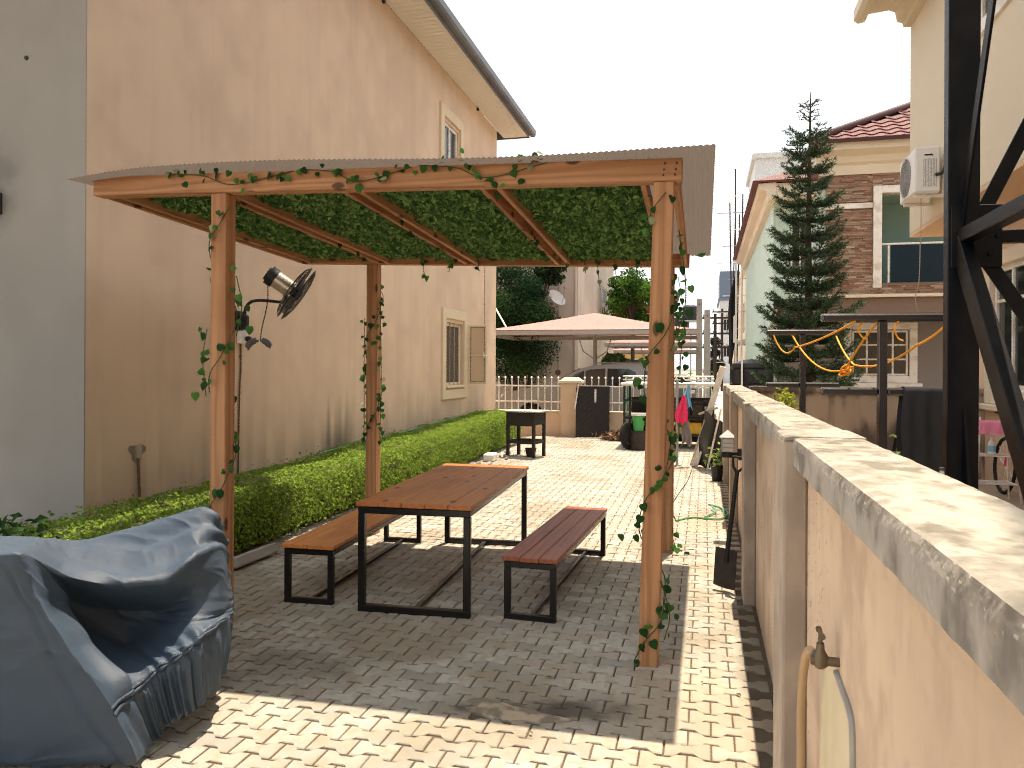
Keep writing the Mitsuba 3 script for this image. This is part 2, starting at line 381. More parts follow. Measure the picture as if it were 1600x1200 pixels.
def f_dirty(p, n, uv):
    c = mix([0.50, 0.39, 0.29], [0.40, 0.31, 0.235], fbm(p.x * 1.5, p.z * 1.2, p.y, 4))
    return mix(c, [0.085, 0.07, 0.06], 0.85 * smoothstep(0.46, 0.8, fbm(p.x * 6.0, p.z * 1.6, 3.0, 4) + 0.20 * smoothstep(1.25, 0.8, p.z) + 0.26 * smoothstep(1.28, 1.4, p.z)))


mat('dirty_plaster', color=proc(f_dirty), roughness=0.95, specular=0.1)
mat('bark', color=proc(lambda p, n, uv: mix([0.10, 0.075, 0.055], [0.05, 0.037, 0.028], fbm(p.x * 30.0, p.y * 30.0, p.z * 5.0, 3))), roughness=0.95)
mat('stem_green', color=(0.06, 0.075, 0.025), roughness=0.7)
mat('hose_green', color=(0.10, 0.30, 0.16), roughness=0.5)
mat('hose_beige', color=(0.42, 0.28, 0.16), roughness=0.5)
mat('brass', color=(0.17, 0.13, 0.085), roughness=0.45, metallic=0.5)
mat('terracotta', color=(0.25, 0.12, 0.07), roughness=0.9)
mat('twine_brown', color=(0.12, 0.075, 0.045), roughness=0.8)
mat('rust_steel', color=proc(lambda p, n, uv: mix([0.055, 0.040, 0.034], [0.025, 0.020, 0.018], fbm(p.x * 20.0, p.y * 20.0, p.z * 20.0, 3))), roughness=0.7)
mat('lantern_glass', color=(0.62, 0.60, 0.56), roughness=0.35)
mat('stone_grey', color=proc(lambda p, n, uv: mix([0.42, 0.40, 0.36], [0.27, 0.25, 0.22], fbm(p.x * 8.0, p.y * 8.0, p.z * 8.0, 4))), roughness=0.95)
mat('dead_leaves', color=VC, roughness=0.9)
thin('hedge_leaf', VC, 0.75, 0.45)
thin('tree_leaf', VC, 0.6, 0.5)
thin('mat_leaf', VC, 1.1, 0.35)
mat('pine_needle', color=VC, roughness=0.65, specular=0.25)
for nm, c in (('ivy_dark', (0.028, 0.075, 0.026)), ('ivy_mid', (0.055, 0.135, 0.035)), ('ivy_light', (0.10, 0.22, 0.055)), ('ivy_pale', (0.30, 0.36, 0.20))):
    thin(nm, {'type': 'rgb', 'value': list(c)}, 0.7, 0.4)
scene['surface_roof_sheet_plastic'] = {'type': 'principledthin', 'base_color': {'type': 'rgb', 'value': [0.115, 0.095, 0.082]}, 'roughness': 0.2, 'diff_trans': 1.1, 'spec_trans': 0.0, 'eta': 1.45}
scene['surface_pane_clear'] = {'type': 'thindielectric', 'int_ior': 1.5}

# ------------------------------------------------------------------ ground and paving
WX, WY0, WY1, WH = -4.9, 5.25, 18.0, 7.45
struct('ground', box(-250, 250, -60, 500, -0.6, -0.05), 'earth', 'bare sandy ground under and around the houses')
pv = struct('pavement', box(-4.35, 0.42, -2.55, 19.0, -0.3, -0.008), 'joint_sand', 'paved yard of interlocking dumbbell shaped concrete blocks')


def paver_mesh(jit=0.0, seed=0):
    w, h, g, k = PW / 2 - 0.0045, PH / 2 - 0.0072, 0.0, 0.031
    # bone outline: wide ends, narrow waist; ends are wider than half a row so that they nest in the next row's waist
    xs = [-1, -0.56, -0.30, 0.30, 0.56, 1]; dz = [k * 0.55, k * 0.55, -k * 0.55, -k * 0.55, k * 0.55, k * 0.55]
    top = [(x * w, h + d) for x, d in zip(xs, dz)]
    out = top + [(-x, -y) for x, y in top]
    out = np.array(out)[::-1]
    inner = out * np.array([(w - 0.005) / w, (h - 0.005) / h])
    n = len(out)
    V = np.vstack([np.c_[out, np.full(n, -0.03)], np.c_[out, np.full(n, -0.004)], np.c_[inner, np.zeros(n)], [[0, 0, 0.0]]])
    Fc = []
    for i in range(n):
        j = (i + 1) % n
        for a in (0, n):
            Fc += [[a + i, a + j, a + n + j], [a + i, a + n + j, a + n + i]]
        Fc.append([2 * n + i, 2 * n + j, 3 * n])
    return trimesh.Trimesh(V, Fc, process=False)


PM = paver_mesh(); PLY = mikit.ply(PM, 'surface_paver')
spots = []
for r_ in range(-45, 146):
    for c_ in range(0, 24):
        x = PX0 + (c_ + 0.5 - 0.5 * (r_ % 2)) * PW; y = PY0 + (r_ + 0.5) * PH
        if x < -4.2 or x > 0.33 or y > 18.9: continue
        if -1.08 < x < -0.80 and 3.62 < y < 3.74: continue
        spots.append((x, y))
spots = np.array(spots)
q = np.c_[spots, np.zeros(len(spots))] - EYE
z_ = q @ Fw; u_ = 800 + FPX * (q @ Rt) / z_; v_ = 575 + FPX * 1.7 / z_
vis = (z_ > 0.5) & (u_ > 300) & (u_ < 1215) & (v_ < 1225) & (v_ > 600)
hidden_cover = (u_ < 360) & (v_ > 1000)
order = sorted(np.nonzero(vis & ~hidden_cover)[0], key=lambda i: z_[i])
near = set(order[:300])
rest = []
for i, (x, y) in enumerate(spots):
    dz, ax, ay = rng.normal(0, 0.0014), rng.normal(0, 0.35), rng.normal(0, 0.5)
    if i in near:
        k = numbered('pavement__paver')
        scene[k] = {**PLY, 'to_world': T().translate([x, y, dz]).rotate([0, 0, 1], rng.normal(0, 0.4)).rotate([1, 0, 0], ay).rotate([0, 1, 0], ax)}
    else:
        m = PM.vertices.copy()
        m[:, 2] += dz + m[:, 0] * math.radians(ax) + m[:, 1] * math.radians(ay)
        rest.append(m + [x, y, 0])
nv = len(PM.vertices)
RV = np.vstack(rest); RF = np.vstack([PM.faces + i * nv for i in range(len(rest))])
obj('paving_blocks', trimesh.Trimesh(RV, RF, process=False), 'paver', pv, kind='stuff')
# broken block patched with mortar
t = np.linspace(0, 2 * np.pi, 26)[:-1]
rr = 1 + 0.22 * np.sin(3 * t + 1) + 0.12 * np.sin(7 * t)
pt = np.c_[-0.93 + 0.26 * rr * np.cos(t), 3.69 + 0.085 * rr * np.sin(t) - 0.16 * 0.26 * np.cos(t), np.full(25, 0.003)]
patch = trimesh.Trimesh(np.vstack([pt, pt * [1, 1, 0] - [0, 0, 0.02], [[-0.93, 3.69, 0.009]]]), [[i, (i + 1) % 25, 50] for i in range(25)] + [[i, i + 25, (i + 1) % 25] for i in range(25)] + [[(i + 1) % 25, i + 25, (i + 1) % 25 + 25] for i in range(25)], process=False)
obj('mortar_patch', patch, 'cement_patch', pv, smooth=40, label='rough mortar patch over a broken paving block')
struct('planting_bed', box(-6.8, -4.36, -1.0, 18.0, -0.2, 0.012), 'earth', 'strip of dark soil along the foot of the peach house wall')


def slab(axis, pos, a0, a1, z0, z1, d0, d1, b=0.0):
    """A box on a wall plane: axis 'y' = wall of constant y (a = x); axis 'x' = wall of constant x (a = y). d = offsets along the axis."""
    lo, hi = sorted((pos + d0, pos + d1))
    return box(a0, a1, lo, hi, z0, z1, b) if axis == 'y' else box(lo, hi, a0, a1, z0, z1, b)


def wall_open(axis, pos, d0, d1, a0, a1, z0, z1, openings):
    A = sorted({a0, a1} | {o[0] for o in openings} | {o[1] for o in openings})
    parts = []
    for p, q_ in zip(A[:-1], A[1:]):
        holes = sorted((o[2], o[3]) for o in openings if o[0] <= p and o[1] >= q_)
        z = z0
        for h0, h1 in holes:
            if h0 > z: parts.append(slab(axis, pos, p, q_, z, h0, d0, d1))
            z = h1
        if z < z1: parts.append(slab(axis, pos, p, q_, z, z1, d0, d1))
    return cat(parts)


def ring(axis, pos, a0, a1, z0, z1, w, d0, d1, b=0.004):
    """Rectangular frame: head and foot between the two uprights."""
    return cat([slab(axis, pos, a0, a0 + w, z0, z1, d0, d1, b), slab(axis, pos, a1 - w, a1, z0, z1, d0, d1, b),
                slab(axis, pos, a0 + w, a1 - w, z1 - w, z1, d0 + 0.001 * np.sign(d1 - d0), d1 - 0.001 * np.sign(d1 - d0), b), slab(axis, pos, a0 + w, a1 - w, z0, z0 + w, d0 + 0.001 * np.sign(d1 - d0), d1 - 0.001 * np.sign(d1 - d0), b)])


def window(par, axis, pos, sg, a0, a1, z0, z1, bars=1, hbars=(), fm='white_paint', glass='dark_glass', deep=0.09, w=0.05):
    """Framed window set back in an opening; sg: direction of the outside along the axis."""
    k = obj('window', ring(axis, pos, a0, a1, z0, z1, w, -sg * deep, -sg * (deep - 0.05)), fm, par)
    n = bars + 1
    cells = np.linspace(a0 + w, a1 - w, n + 1)
    zs = [z0 + w] + [z0 + (z1 - z0) * h for h in hbars] + [z1 - w]
    for c in cells[1:-1]:
        obj('mullion', slab(axis, pos, c - 0.022, c + 0.022, z0 + w, z1 - w, -sg * (deep - 0.002), -sg * (deep - 0.046), 0.003), fm, k)
    for z in zs[1:-1]:
        for i in range(n):
            obj('transom', slab(axis, pos, cells[i] + 0.022 * (i > 0), cells[i + 1] - 0.022 * (i < n - 1), z - 0.02, z + 0.02, -sg * (deep - 0.004), -sg * (deep - 0.044), 0.003), fm, k)
    for i in range(n):
        for j in range(len(zs) - 1):
            obj('pane', slab(axis, pos, cells[i] + 0.01, cells[i + 1] - 0.01, zs[j] + 0.005, zs[j + 1] - 0.005, -sg * (deep + 0.0), -sg * (deep - 0.02)), glass, k)
    return k


# ------------------------------------------------------------------ peach house (left)
h = thing('peach_house', 'two storey peach rendered house with grey end wall and slatted white eaves, beside the pergola', 'house')
op = [(14.2, 15.36, 1.34, 2.6), (14.05, 15.0, 5.3, 6.5)]
obj('wall', wall_open('x', WX, -0.25, 0.0, WY0, WY1, -0.1, WH, op), 'wall_peach', h, label='long peach rendered side wall along the hedge')
obj('end_wall', cat([box(-13.0, WX - 0.2505, WY0, WY0 + 0.255, -0.1, WH), box(-13.0, WX - 0.0005, WY0 - 0.012, WY0 - 0.0005, -0.1, WH)]), 'wall_grey', h, label='grey rendered end wall at the picture edge')
obj('back_wall', cat([box(-13.0, WX, WY1 - 0.25, WY1 - 0.002, -0.1, WH), box(-13.0, -12.75, WY0 + 0.26, WY1 - 0.26, -0.1, WH)]), 'wall_peach', h)
obj('room', cat([box(-6.4, -6.35, 12, 17, 0, 7), box(-6.34, WX - 0.3, 12, 12.05, 0, 7), box(-6.34, WX - 0.3, 16.9, 16.95, 0, 7), box(-6.34, WX - 0.3, 12.06, 16.88, 3.4, 3.6)]), 'dark_room', h)
# plaster surrounds
obj('surround', ring('x', WX, 14.0, 15.56, 1.08, 2.86, 0.19, -0.03, 0.045, 0.006), 'cream_paint', h, label='cream plaster surround of the lower window')
obj('surround', ring('x', WX, 13.82, 15.24, 5.05, 6.76, 0.2, -0.03, 0.05, 0.006), 'cream_paint', h)
obj('sill', slab('x', WX, 14.2, 15.36, 1.30, 1.345, -0.1, 0.075, 0.006), 'cream_paint', h)
w1 = window(h, 'x', WX, 1, 14.205, 15.355, 1.345, 2.595, bars=0, fm='cream_paint', glass='bronze_glass', deep=0.10, w=0.06)
for i in range(4):
    yb = 14.36 + i * 0.27
    obj('security_bar', cyl([WX - 0.035, yb, 1.35], [WX - 0.035, yb, 2.59], 0.008, 8), 'grey_paint', w1)
window(h, 'x', WX, 1, 14.055, 14.995, 5.305, 6.495, bars=1, fm='white_paint', deep=0.08, w=0.05)
sh = obj('open_casement', ring('y', 15.60, -4.845, -4.44, 1.36, 2.6, 0.045, -0.02, 0.02), 'cream_paint', h, label='open cream casement of the lower window, swung out square to the wall')
obj('pane', slab('y', 15.60, -4.80, -4.485, 1.40, 2.56, -0.004, 0.004), 'apricot_wall', sh)
obj('gasket', ring('y', 15.60, -4.801, -4.484, 1.404, 2.556, 0.014, -0.017, 0.017), 'twine_brown', sh)
obj('rail', slab('y', 15.60, -4.80, -4.485, 1.95, 1.985, -0.016, 0.016, 0.004), 'cream_paint', sh)
obj('handle', cat([bar([-4.50, 15.57, 1.9], [-4.50, 15.57, 2.02], 0.02, 0.02, 0.004), bar([-4.50, 15.575, 1.96], [-4.43, 15.565, 1.95], 0.018, 0.018, 0.004)]), 'white_plastic', sh)
# eaves: slats, fascia, gutter, roof
OV = 0.64
sl = mikit.ply(box(0, OV - 0.01, 0.005, 0.135, 0, 0.012, 0.005), 'surface_soffit_white')
sf = obj('soffit', box(WX + 0.001, WX + OV, -0.2, WY1 + OV, WH + 0.016, WH + 0.06), 'dark_room', h)
ny = int((WY1 + OV - 0.0) / 0.14)
for i in range(ny):
    y = WY1 + OV - 0.01 - (i + 1) * 0.14
    if y < 4.2: break
    k = numbered(sf + '__slat'); scene[k] = {**sl, 'to_world': T().translate([WX + 0.004, y, WH])}
obj('fascia', cat([box(WX + OV, WX + OV + 0.025, 0, WY1 + OV + 0.025, WH - 0.03, WH + 0.19, 0.004), box(-13.5, WX + OV - 0.001, WY1 + OV, WY1 + OV + 0.025, WH - 0.03, WH + 0.19, 0.004)]), 'fascia_grey', h)
gp = [(0.027, 0.03), (0.12, 0.03), (0.15, 0.07), (0.155, 0.18), (0.142, 0.18), (0.138, 0.075), (0.115, 0.044), (0.027, 0.044)]
obj('gutter', prism([(WX + OV + a, WH + b) for a, b in gp], 0.0, WY1 + OV + 0.16), 'fascia_grey', h)
rp = [(WX + OV + 0.1, WH + 0.185), (WX + OV + 0.1, WH + 0.21), (-8.95, WH + 1.95), (-13.7, WH + 0.21), (-13.7, WH + 0.185), (-8.95, WH + 1.9)]
obj('roof', prism(rp, 0.0, WY1 + OV + 0.1), 'fascia_grey', h, label='shallow grey sheet roof of the peach house')
for y in (11.15, 16.3):
    obj('eave_clip', box(WX + 0.002, WX + 0.05, y - 0.03, y + 0.03, WH - 0.07, WH - 0.012, 0.01), 'black_plastic', h)
obj('render_seam', cat([tube(smoothpath([[WX + 0.004, 16.96, 4.6], [WX + 0.004, 16.97, 3.4], [WX + 0.004, 17.0, 2.05]], 6), 0.006, 5)]), 'twine_brown', h)
# broken plaster with a stub of pipe, above the hedge
t = np.linspace(0, 2 * np.pi, 19)[:-1]; rr = 0.085 + 0.02 * np.sin(3 * t) + 0.012 * np.sin(5 * t + 1)
pl = np.c_[np.full(18, WX + 0.004), 5.845 + rr * np.cos(t) * 1.1, 0.93 + rr * np.sin(t)]
scar = trimesh.Trimesh(np.vstack([pl, pl - [0.01, 0, 0], [[WX + 0.006, 5.845, 0.93]]]), [[i, (i + 1) % 18, 36] for i in range(18)] + [[i, i + 18, (i + 1) % 18] for i in range(18)] + [[(i + 1) % 18, i + 18, (i + 1) % 18 + 18] for i in range(18)], process=False)
obj('plaster_scar', scar, 'cement_patch', h, label='ragged grey scar in the plaster above the hedge')
obj('pipe_stub', tube([[WX + 0.015, 5.86, 0.0], [WX + 0.015, 5.86, 0.55], [WX + 0.015, 5.84, 0.88]], 0.012, 8), 'twine_brown', h)
w = thing('wall_light', 'black and white outdoor light on the grey end wall at the picture edge', 'lamp')
obj('back_plate', cbox([-5.79, WY0 - 0.024, 3.06], [0.06, 0.012, 0.09], 0.006), 'black_plastic', w)
obj('lamp_shade', lathe([(0.0, 0.13), (0.035, 0.125), (0.062, 0.08), (0.068, 0.0), (0.06, -0.004), (0.052, 0.07), (0.0, 0.11)], 20, (-5.78, WY0 - 0.09, 3.04)), 'black_plastic', w, smooth=40)
obj('bulb', lathe([(0.0, -0.05), (0.03, -0.04), (0.04, -0.01), (0.03, 0.03), (0.0, 0.06)], 16, (-5.78, WY0 - 0.09, 3.0)), 'white_plastic', w, smooth=True)
single('wall_bolt', cyl([-5.488, WY0 + 0.01, 4.262], [-5.488, WY0 - 0.024, 4.262], 0.017, 10), 'black_plastic', 'small dark bolt high in the grey end wall', 'bolt')

# ------------------------------------------------------------------ wall fan, socket and cable
fan = thing('wall_fan', 'black and silver wall fan on a bent arm, tilted down towards the table', 'fan')
Fc_ = np.array([-4.25, 7.45, 2.49]); ax_ = 0.80 * Rt + 0.24 * Fw + np.array([0, 0, -0.56]); ax_ /= np.linalg.norm(ax_)
_, fs, fu = frame(ax_)


def fp(a, r, d): return Fc_ + ax_ * d + r * (math.cos(a) * fs + math.sin(a) * fu)


def ringpts(r, d, n=40): return np.array([fp(a, r, d) for a in np.linspace(0, 2 * np.pi, n)])


obj('mount', cat([box(WX, WX + 0.03, 7.30, 7.43, 2.09, 2.30, 0.008), box(WX + 0.031, WX + 0.12, 7.325, 7.405, 2.10, 2.26, 0.02)]), 'black_plastic', fan)
mb = Fc_ - ax_ * 0.2
yoke = Fc_ - ax_ * 0.13 + np.array([0.0, 0.0, -0.17])
obj('arm', tube(smoothpath([[WX + 0.08, 7.365, 2.24], [WX + 0.09, 7.37, 2.33], [WX + 0.15, 7.38, 2.40], [WX + 0.27, 7.40, 2.415], yoke + [-0.06, 0, 0.0], yoke], 8), 0.017, 10), 'black_plastic', fan, smooth=40)
obj('yoke', cat([bar(yoke - [0, 0, 0.07], yoke + [0, 0, 0.08], 0.06, 0.035, 0.008, up=ax_), bar(yoke + [0, 0, 0.05], mb + ax_ * 0.04, 0.045, 0.03, 0.006)]), 'black_plastic', fan)
mo = obj('motor', cyl(Fc_ - ax_ * 0.26, Fc_ - ax_ * 0.06, 0.092, 24), 'alloy', fan, smooth=40)
for i in range(5):
    d = -0.24 + 0.04 * i
    obj('cooling_rib', cyl(Fc_ + ax_ * (d), Fc_ + ax_ * (d + 0.008), 0.098, 24), 'alloy', mo, smooth=40)
obj('motor_cap', cat([cyl(Fc_ - ax_ * 0.34, Fc_ - ax_ * 0.262, 0.105, 20), cyl(Fc_ - ax_ * 0.365, Fc_ - ax_ * 0.341, 0.075, 20)]), 'black_plastic', fan, smooth=40)
obj('hub', cyl(Fc_ - ax_ * 0.055, Fc_ + ax_ * 0.055, 0.055, 20), 'black_plastic', fan, smooth=40)
for i in range(3):
    a0 = i * 2 * np.pi / 3 + 0.4

    def blade(u, v, a0=a0):
        r = 0.05 + 0.21 * v; wd = (0.75 + 0.35 * np.sin(v * np.pi)) * (u - 0.5)
        return np.array([fp(a0 + wi * (0.09 / 0.16), ri, 0.09 * wi) for wi, ri in zip(wd, r)])
    obj('blade', grid(blade, 9, 9), 'grey_plastic', fan, smooth=True)
gd = obj('guard', cat([tube(ringpts(0.31, -0.02), 0.008, 6, False), tube(ringpts(0.31, 0.03), 0.008, 6, False)] + [tube(ringpts(r, d), 0.0036, 5, False) for r, d in ((0.10, -0.085), (0.2, -0.07), (0.27, -0.05), (0.10, 0.075), (0.16, 0.072), (0.22, 0.062), (0.27, 0.05))]), 'black_plastic', fan, smooth=40)
spk = []
for i in range(36):
    a = i * 2 * np.pi / 36
    spk.append(tube([fp(a, 0.06, -0.085), fp(a, 0.17, -0.08), fp(a, 0.26, -0.06), fp(a, 0.31, -0.02)], 0.003, 4))
    spk.append(tube([fp(a, 0.31, 0.03), fp(a, 0.27, 0.052), fp(a, 0.17, 0.073), fp(a, 0.03, 0.082)], 0.003, 4))
obj('guard_wire', cat(spk), 'black_plastic', gd, kind='stuff')
obj('badge', cyl(Fc_ + ax_ * 0.082, Fc_ + ax_ * 0.09, 0.05, 20), 'alloy', gd)
cr0 = Fc_ - ax_ * 0.31 + np.array([0.0, -0.07, -0.03])
obj('power_cord', tube(smoothpath([cr0, cr0 + [0.0, 0, -0.25], cr0 + [-0.05, -0.02, -0.52], cr0 + [-0.07, -0.02, -0.66]], 8), 0.006, 6), 'black_plastic', fan, smooth=40)
cc = cr0 + [-0.07, -0.02, -0.66]
single('hanging_hook', cat([tube(smoothpath([cc + Rt * x + np.array([0, 0, z]) for x, z in ((-0.125, -0.10), (-0.12, -0.04), (-0.075, -0.005), (-0.02, 0.0))], 8), [0.012] * 4 + [0.034] * 17 + [0.014] * 4, 10), tube(smoothpath([cc + Rt * x + np.array([0, 0, z]) for x, z in ((0.0, 0.004), (0.045, -0.004), (0.085, -0.035), (0.105, -0.075))], 8), [0.012] * 4 + [0.032] * 17 + [0.014] * 4, 10)]), 'grey_plastic',
       'dark two-armed crescent bracket dangling from the cord of the wall fan', 'bracket', smooth=40)
so = thing('wall_socket', 'white switched socket box on the peach wall below the fan', 'socket')
obj('body', box(WX, WX + 0.045, 7.34, 7.49, 1.95, 2.09, 0.008), 'white_plastic', so)
obj('plug', box(WX + 0.046, WX + 0.10, 7.425, 7.48, 1.975, 2.03, 0.01), 'black_plastic', so)
obj('switch', box(WX + 0.046, WX + 0.052, 7.36, 7.385, 2.01, 2.05, 0.002), 'white_paint', so)
single('wall_cable', cat([tube(smoothpath([[WX + 0.012, 7.40, 1.95], [WX + 0.012, 7.405, 1.7], [WX + 0.012, 7.385, 1.45], [WX + 0.012, 7.37, 0.9], [WX + 0.012, 7.36, 0.3]], 6), 0.009, 6)] + [box(WX, WX + 0.022, 7.385, 7.415, z, z + 0.02, 0.003) for z in (1.8, )]), 'twine_brown',
       'thin brown cable running down the peach wall from the white socket', 'cable', smooth=40)

# ------------------------------------------------------------------ hedge
hd = thing('hedge', 'clipped green hedge along the foot of the peach wall, half in sun', 'hedge')


def hz(y): return 0.52 + 0.022 * np.clip(y - 6.0, 0, 10)


n = 62000
yy = rng.uniform(2.7, 16.9, n); fr = 0.0
side = rng.random(n)
x0, x1 = -4.86, -3.96
lump = meshkit.fbm(np.c_[yy * 1.6, np.zeros(n), np.zeros(n)], 3, seed=3) - 0.5
x = np.where(side < 0.48, x1 + rng.normal(0, 0.03, n) - 0.05 * rng.random(n) ** 0.5, rng.uniform(x0, x1, n))
top = hz(yy) + 0.10 * (meshkit.fbm(np.c_[x * 3, yy * 2.2, np.zeros(n)], 3, seed=4) - 0.5)
edge = np.clip((x - (x1 - 0.14)) / 0.14, 0, 1)
z = np.where(side < 0.48, 0.06 + (top - 0.06) * rng.random(n) ** 0.85, np.where(side < 0.9, top - 0.10 * edge ** 2 - 0.06 * rng.random(n) ** 2, 0.08 + rng.random(n) * (top - 0.1)))
x = x + 0.07 * lump + np.where(side < 0.48, 0.05 * np.sin(np.pi * np.clip(z / top, 0, 1)) - 0.06 + 0.05 * (meshkit.fbm(np.c_[z * 4, yy * 3, np.zeros(n)], 3, seed=8) - 0.5), 0)
keep = (yy < 16.7 + 0.3 * rng.random(n)) & (meshkit.fbm(np.c_[yy * 5, x * 5, z * 5], 2, seed=12) > 0.27)
# the end before the house corner is wider
Pn = np.c_[x, yy, z]; N = rng.normal(0, 0.55, (n, 3)) + np.where((side < 0.48)[:, None], [[0.8, -0.1, 0.35]], [[0.1, 0, 0.9]])
dark = np.clip((z - 0.1) / 0.5, 0, 1)[:, None]
Pn, N, dk = Pn[keep], N[keep], dark[keep]
wild = rng.random(len(Pn)) < 0.02
Pn[wild, 2] += 0.07
col = tones(len(Pn), [0.12, 0.20, 0.035], [0.36, 0.50, 0.085], per=1)
hm = leafcards(Pn, N, rng.uniform(0.028, 0.05, len(Pn)), 0.5)
obj('leaves', hm, 'hedge_leaf', hd, kind='stuff', color=np.repeat(col, 4, axis=0))
stm = []
for i in range(170):
    y = rng.uniform(2.8, 16.6); xx = rng.uniform(-4.6, -4.1)
    stm.append(tube([[xx, y, 0], [xx + rng.normal(0, 0.05), y + rng.normal(0, 0.05), 0.25], [xx + rng.normal(0, 0.12), y + rng.normal(0, 0.12), 0.5]], [0.012, 0.008, 0.004], 4))
obj('stems', cat(stm), 'bark', hd, kind='stuff')
obj('core', grid(lambda u, v: np.c_[-4.42 + 0.33 * np.cos(np.pi * (1 - v)) + 0.06 * (meshkit.fbm(np.c_[u * 40, v * 3, v * 0], 2, seed=2) - 0.5), 2.8 + 13.8 * u, 0.12 + (hz(2.8 + 13.8 * u) - 0.22) * np.sin(np.pi * v) ** 0.5], 60, 14), 'bark', hd, smooth=True, label='dense dark twig mass inside the hedge')
single('creeping_leaves', leafcards(np.c_[rng.uniform(-5.3, -4.45, 260), rng.uniform(3.5, 4.6, 260), rng.uniform(0.50, 0.64, 260)], rng.normal(0, 0.5, (260, 3)) + [0.2, -0.3, 0.9], rng.uniform(0.05, 0.10, 260), 0.7), 'hedge_leaf',
       'broad dark green leaves lying over the near end of the hedge', 'leaves', kind='stuff', color=tones(260, [0.02, 0.05, 0.02], [0.05, 0.10, 0.035]))
n = 9000
P2 = np.c_[rng.uniform(-6.9, -4.0, n), rng.uniform(2.2, 4.9, n), np.zeros(n)]
P2[:, 2] = 0.30 + 0.24 * meshkit.fbm(P2 * [2, 2, 1], 3, seed=21) + 0.05 * rng.random(n)
sb = thing('low_shrub', 'low yellow-green shrub in front of the grey wall, behind the covered motorbike', 'shrub')
obj('leaves', leafcards(P2, rng.normal(0, 0.5, (n, 3)) + [0, 0, 0.9], rng.uniform(0.03, 0.055, n), 0.5), 'hedge_leaf', sb, kind='stuff', color=tones(n, [0.10, 0.16, 0.03], [0.24, 0.34, 0.07]))
obj('stems', cat([tube([[x, y, 0], [x + rng.normal(0, 0.05), y + rng.normal(0, 0.05), 0.38]], [0.01, 0.004], 4) for x, y in zip(rng.uniform(-6.8, -4.1, 120), rng.uniform(2.3, 4.8, 120))]), 'bark', sb, kind='stuff')
single('green_hose_line', tube(smoothpath([[-4.75, 8.9, 0.60], [-4.78, 10.5, 0.62], [-4.76, 12.5, 0.66], [-4.8, 15.0, 0.72]], 8), 0.011, 6), 'hose_green', 'thin pale green hose lying on top of the hedge by the wall', 'hose', smooth=40)
kb = cbox([0, 0, 0], [0.07, 0.30, 0.045], 0.012); kb.apply_transform(trimesh.transformations.euler_matrix(0, math.radians(-18), math.radians(-2)))
kb.apply_translation([-3.80, 5.93, 0.055])
single('kerb_stone', kb, 'stone_grey', 'loose pale concrete kerb stone lying at the foot of the hedge near the left bench', 'kerb stone')
single('rubble_block', cbox([-3.78, 13.55, 0.07], [0.10, 0.16, 0.07], 0.02), 'white_paint', 'small white block lying by the hedge short of the black stand', 'block')
n = 90; P = np.c_[np.where(rng.random(n) < 0.6, rng.uniform(-3.95, -3.3, n), rng.uniform(-3.3, 0.25, n)), rng.uniform(3.2, 12.0, n), rng.uniform(0.006, 0.014, n)]
single('fallen_leaves', leafcards(P, rng.normal(0, 0.22, (n, 3)) + [0, 0, 1], rng.uniform(0.02, 0.05, n), 0.5), 'dead_leaves', 'scattered small dry leaves on the paving', 'leaves', kind='stuff', color=tones(n, [0.07, 0.05, 0.025], [0.26, 0.20, 0.08]))
gl = []
for i in range(22):
    m = trimesh.creation.icosphere(1, rng.uniform(0.02, 0.055)); m.vertices *= [1, 1.2, 0.7]
    m.vertices += rng.normal(0, 0.006, m.vertices.shape); m.apply_translation([rng.uniform(-3.95, -3.5), rng.uniform(12.2, 15.3), 0.02]); gl.append(m)
single('loose_gravel', cat(gl), 'stone_grey', 'scattered small stones at the foot of the hedge', 'gravel', kind='stuff')

# ------------------------------------------------------------------ pergola
pg = thing('pergola', 'orange-brown timber pergola with a translucent corrugated roof over the dining table', 'pergola')
POST = {'LF': (-3.107, 4.50), 'RF': (-0.303, 4.50), 'LR': (-3.284, 7.30), 'RR': (-0.326, 7.30)}


def zb(x, y):
    zf = 2.764 - (x + 0.129) * 0.0272; zr = 2.645 - (x + 0.2) * 0.0352
    t = (y - 4.47) / 2.75
    return zf + (zr - zf) * t


PS = 0.057
for k_, (x, y) in POST.items():
    m_p = box(x - PS, x + PS, y - PS, y + PS, -0.03, float(zb(x, y)) - 0.002, 0.006)
    if k_ == 'RF': m_p.vertices[:, 0] += 0.078 * m_p.vertices[:, 2] / 2.77   # this post leans
    obj('post', m_p, 'timber_z', pg)


def beam(x0, y0, x1, y1, w, hgt, m, up=0.0, nm='beam', b=0.005):
    p = np.array([x0, y0, float(zb(x0, y0)) + hgt / 2 + up]); q = np.array([x1, y1, float(zb(x1, y1)) + hgt / 2 + up])
    return obj(nm, bar(p, q, w, hgt, b), m, pg)


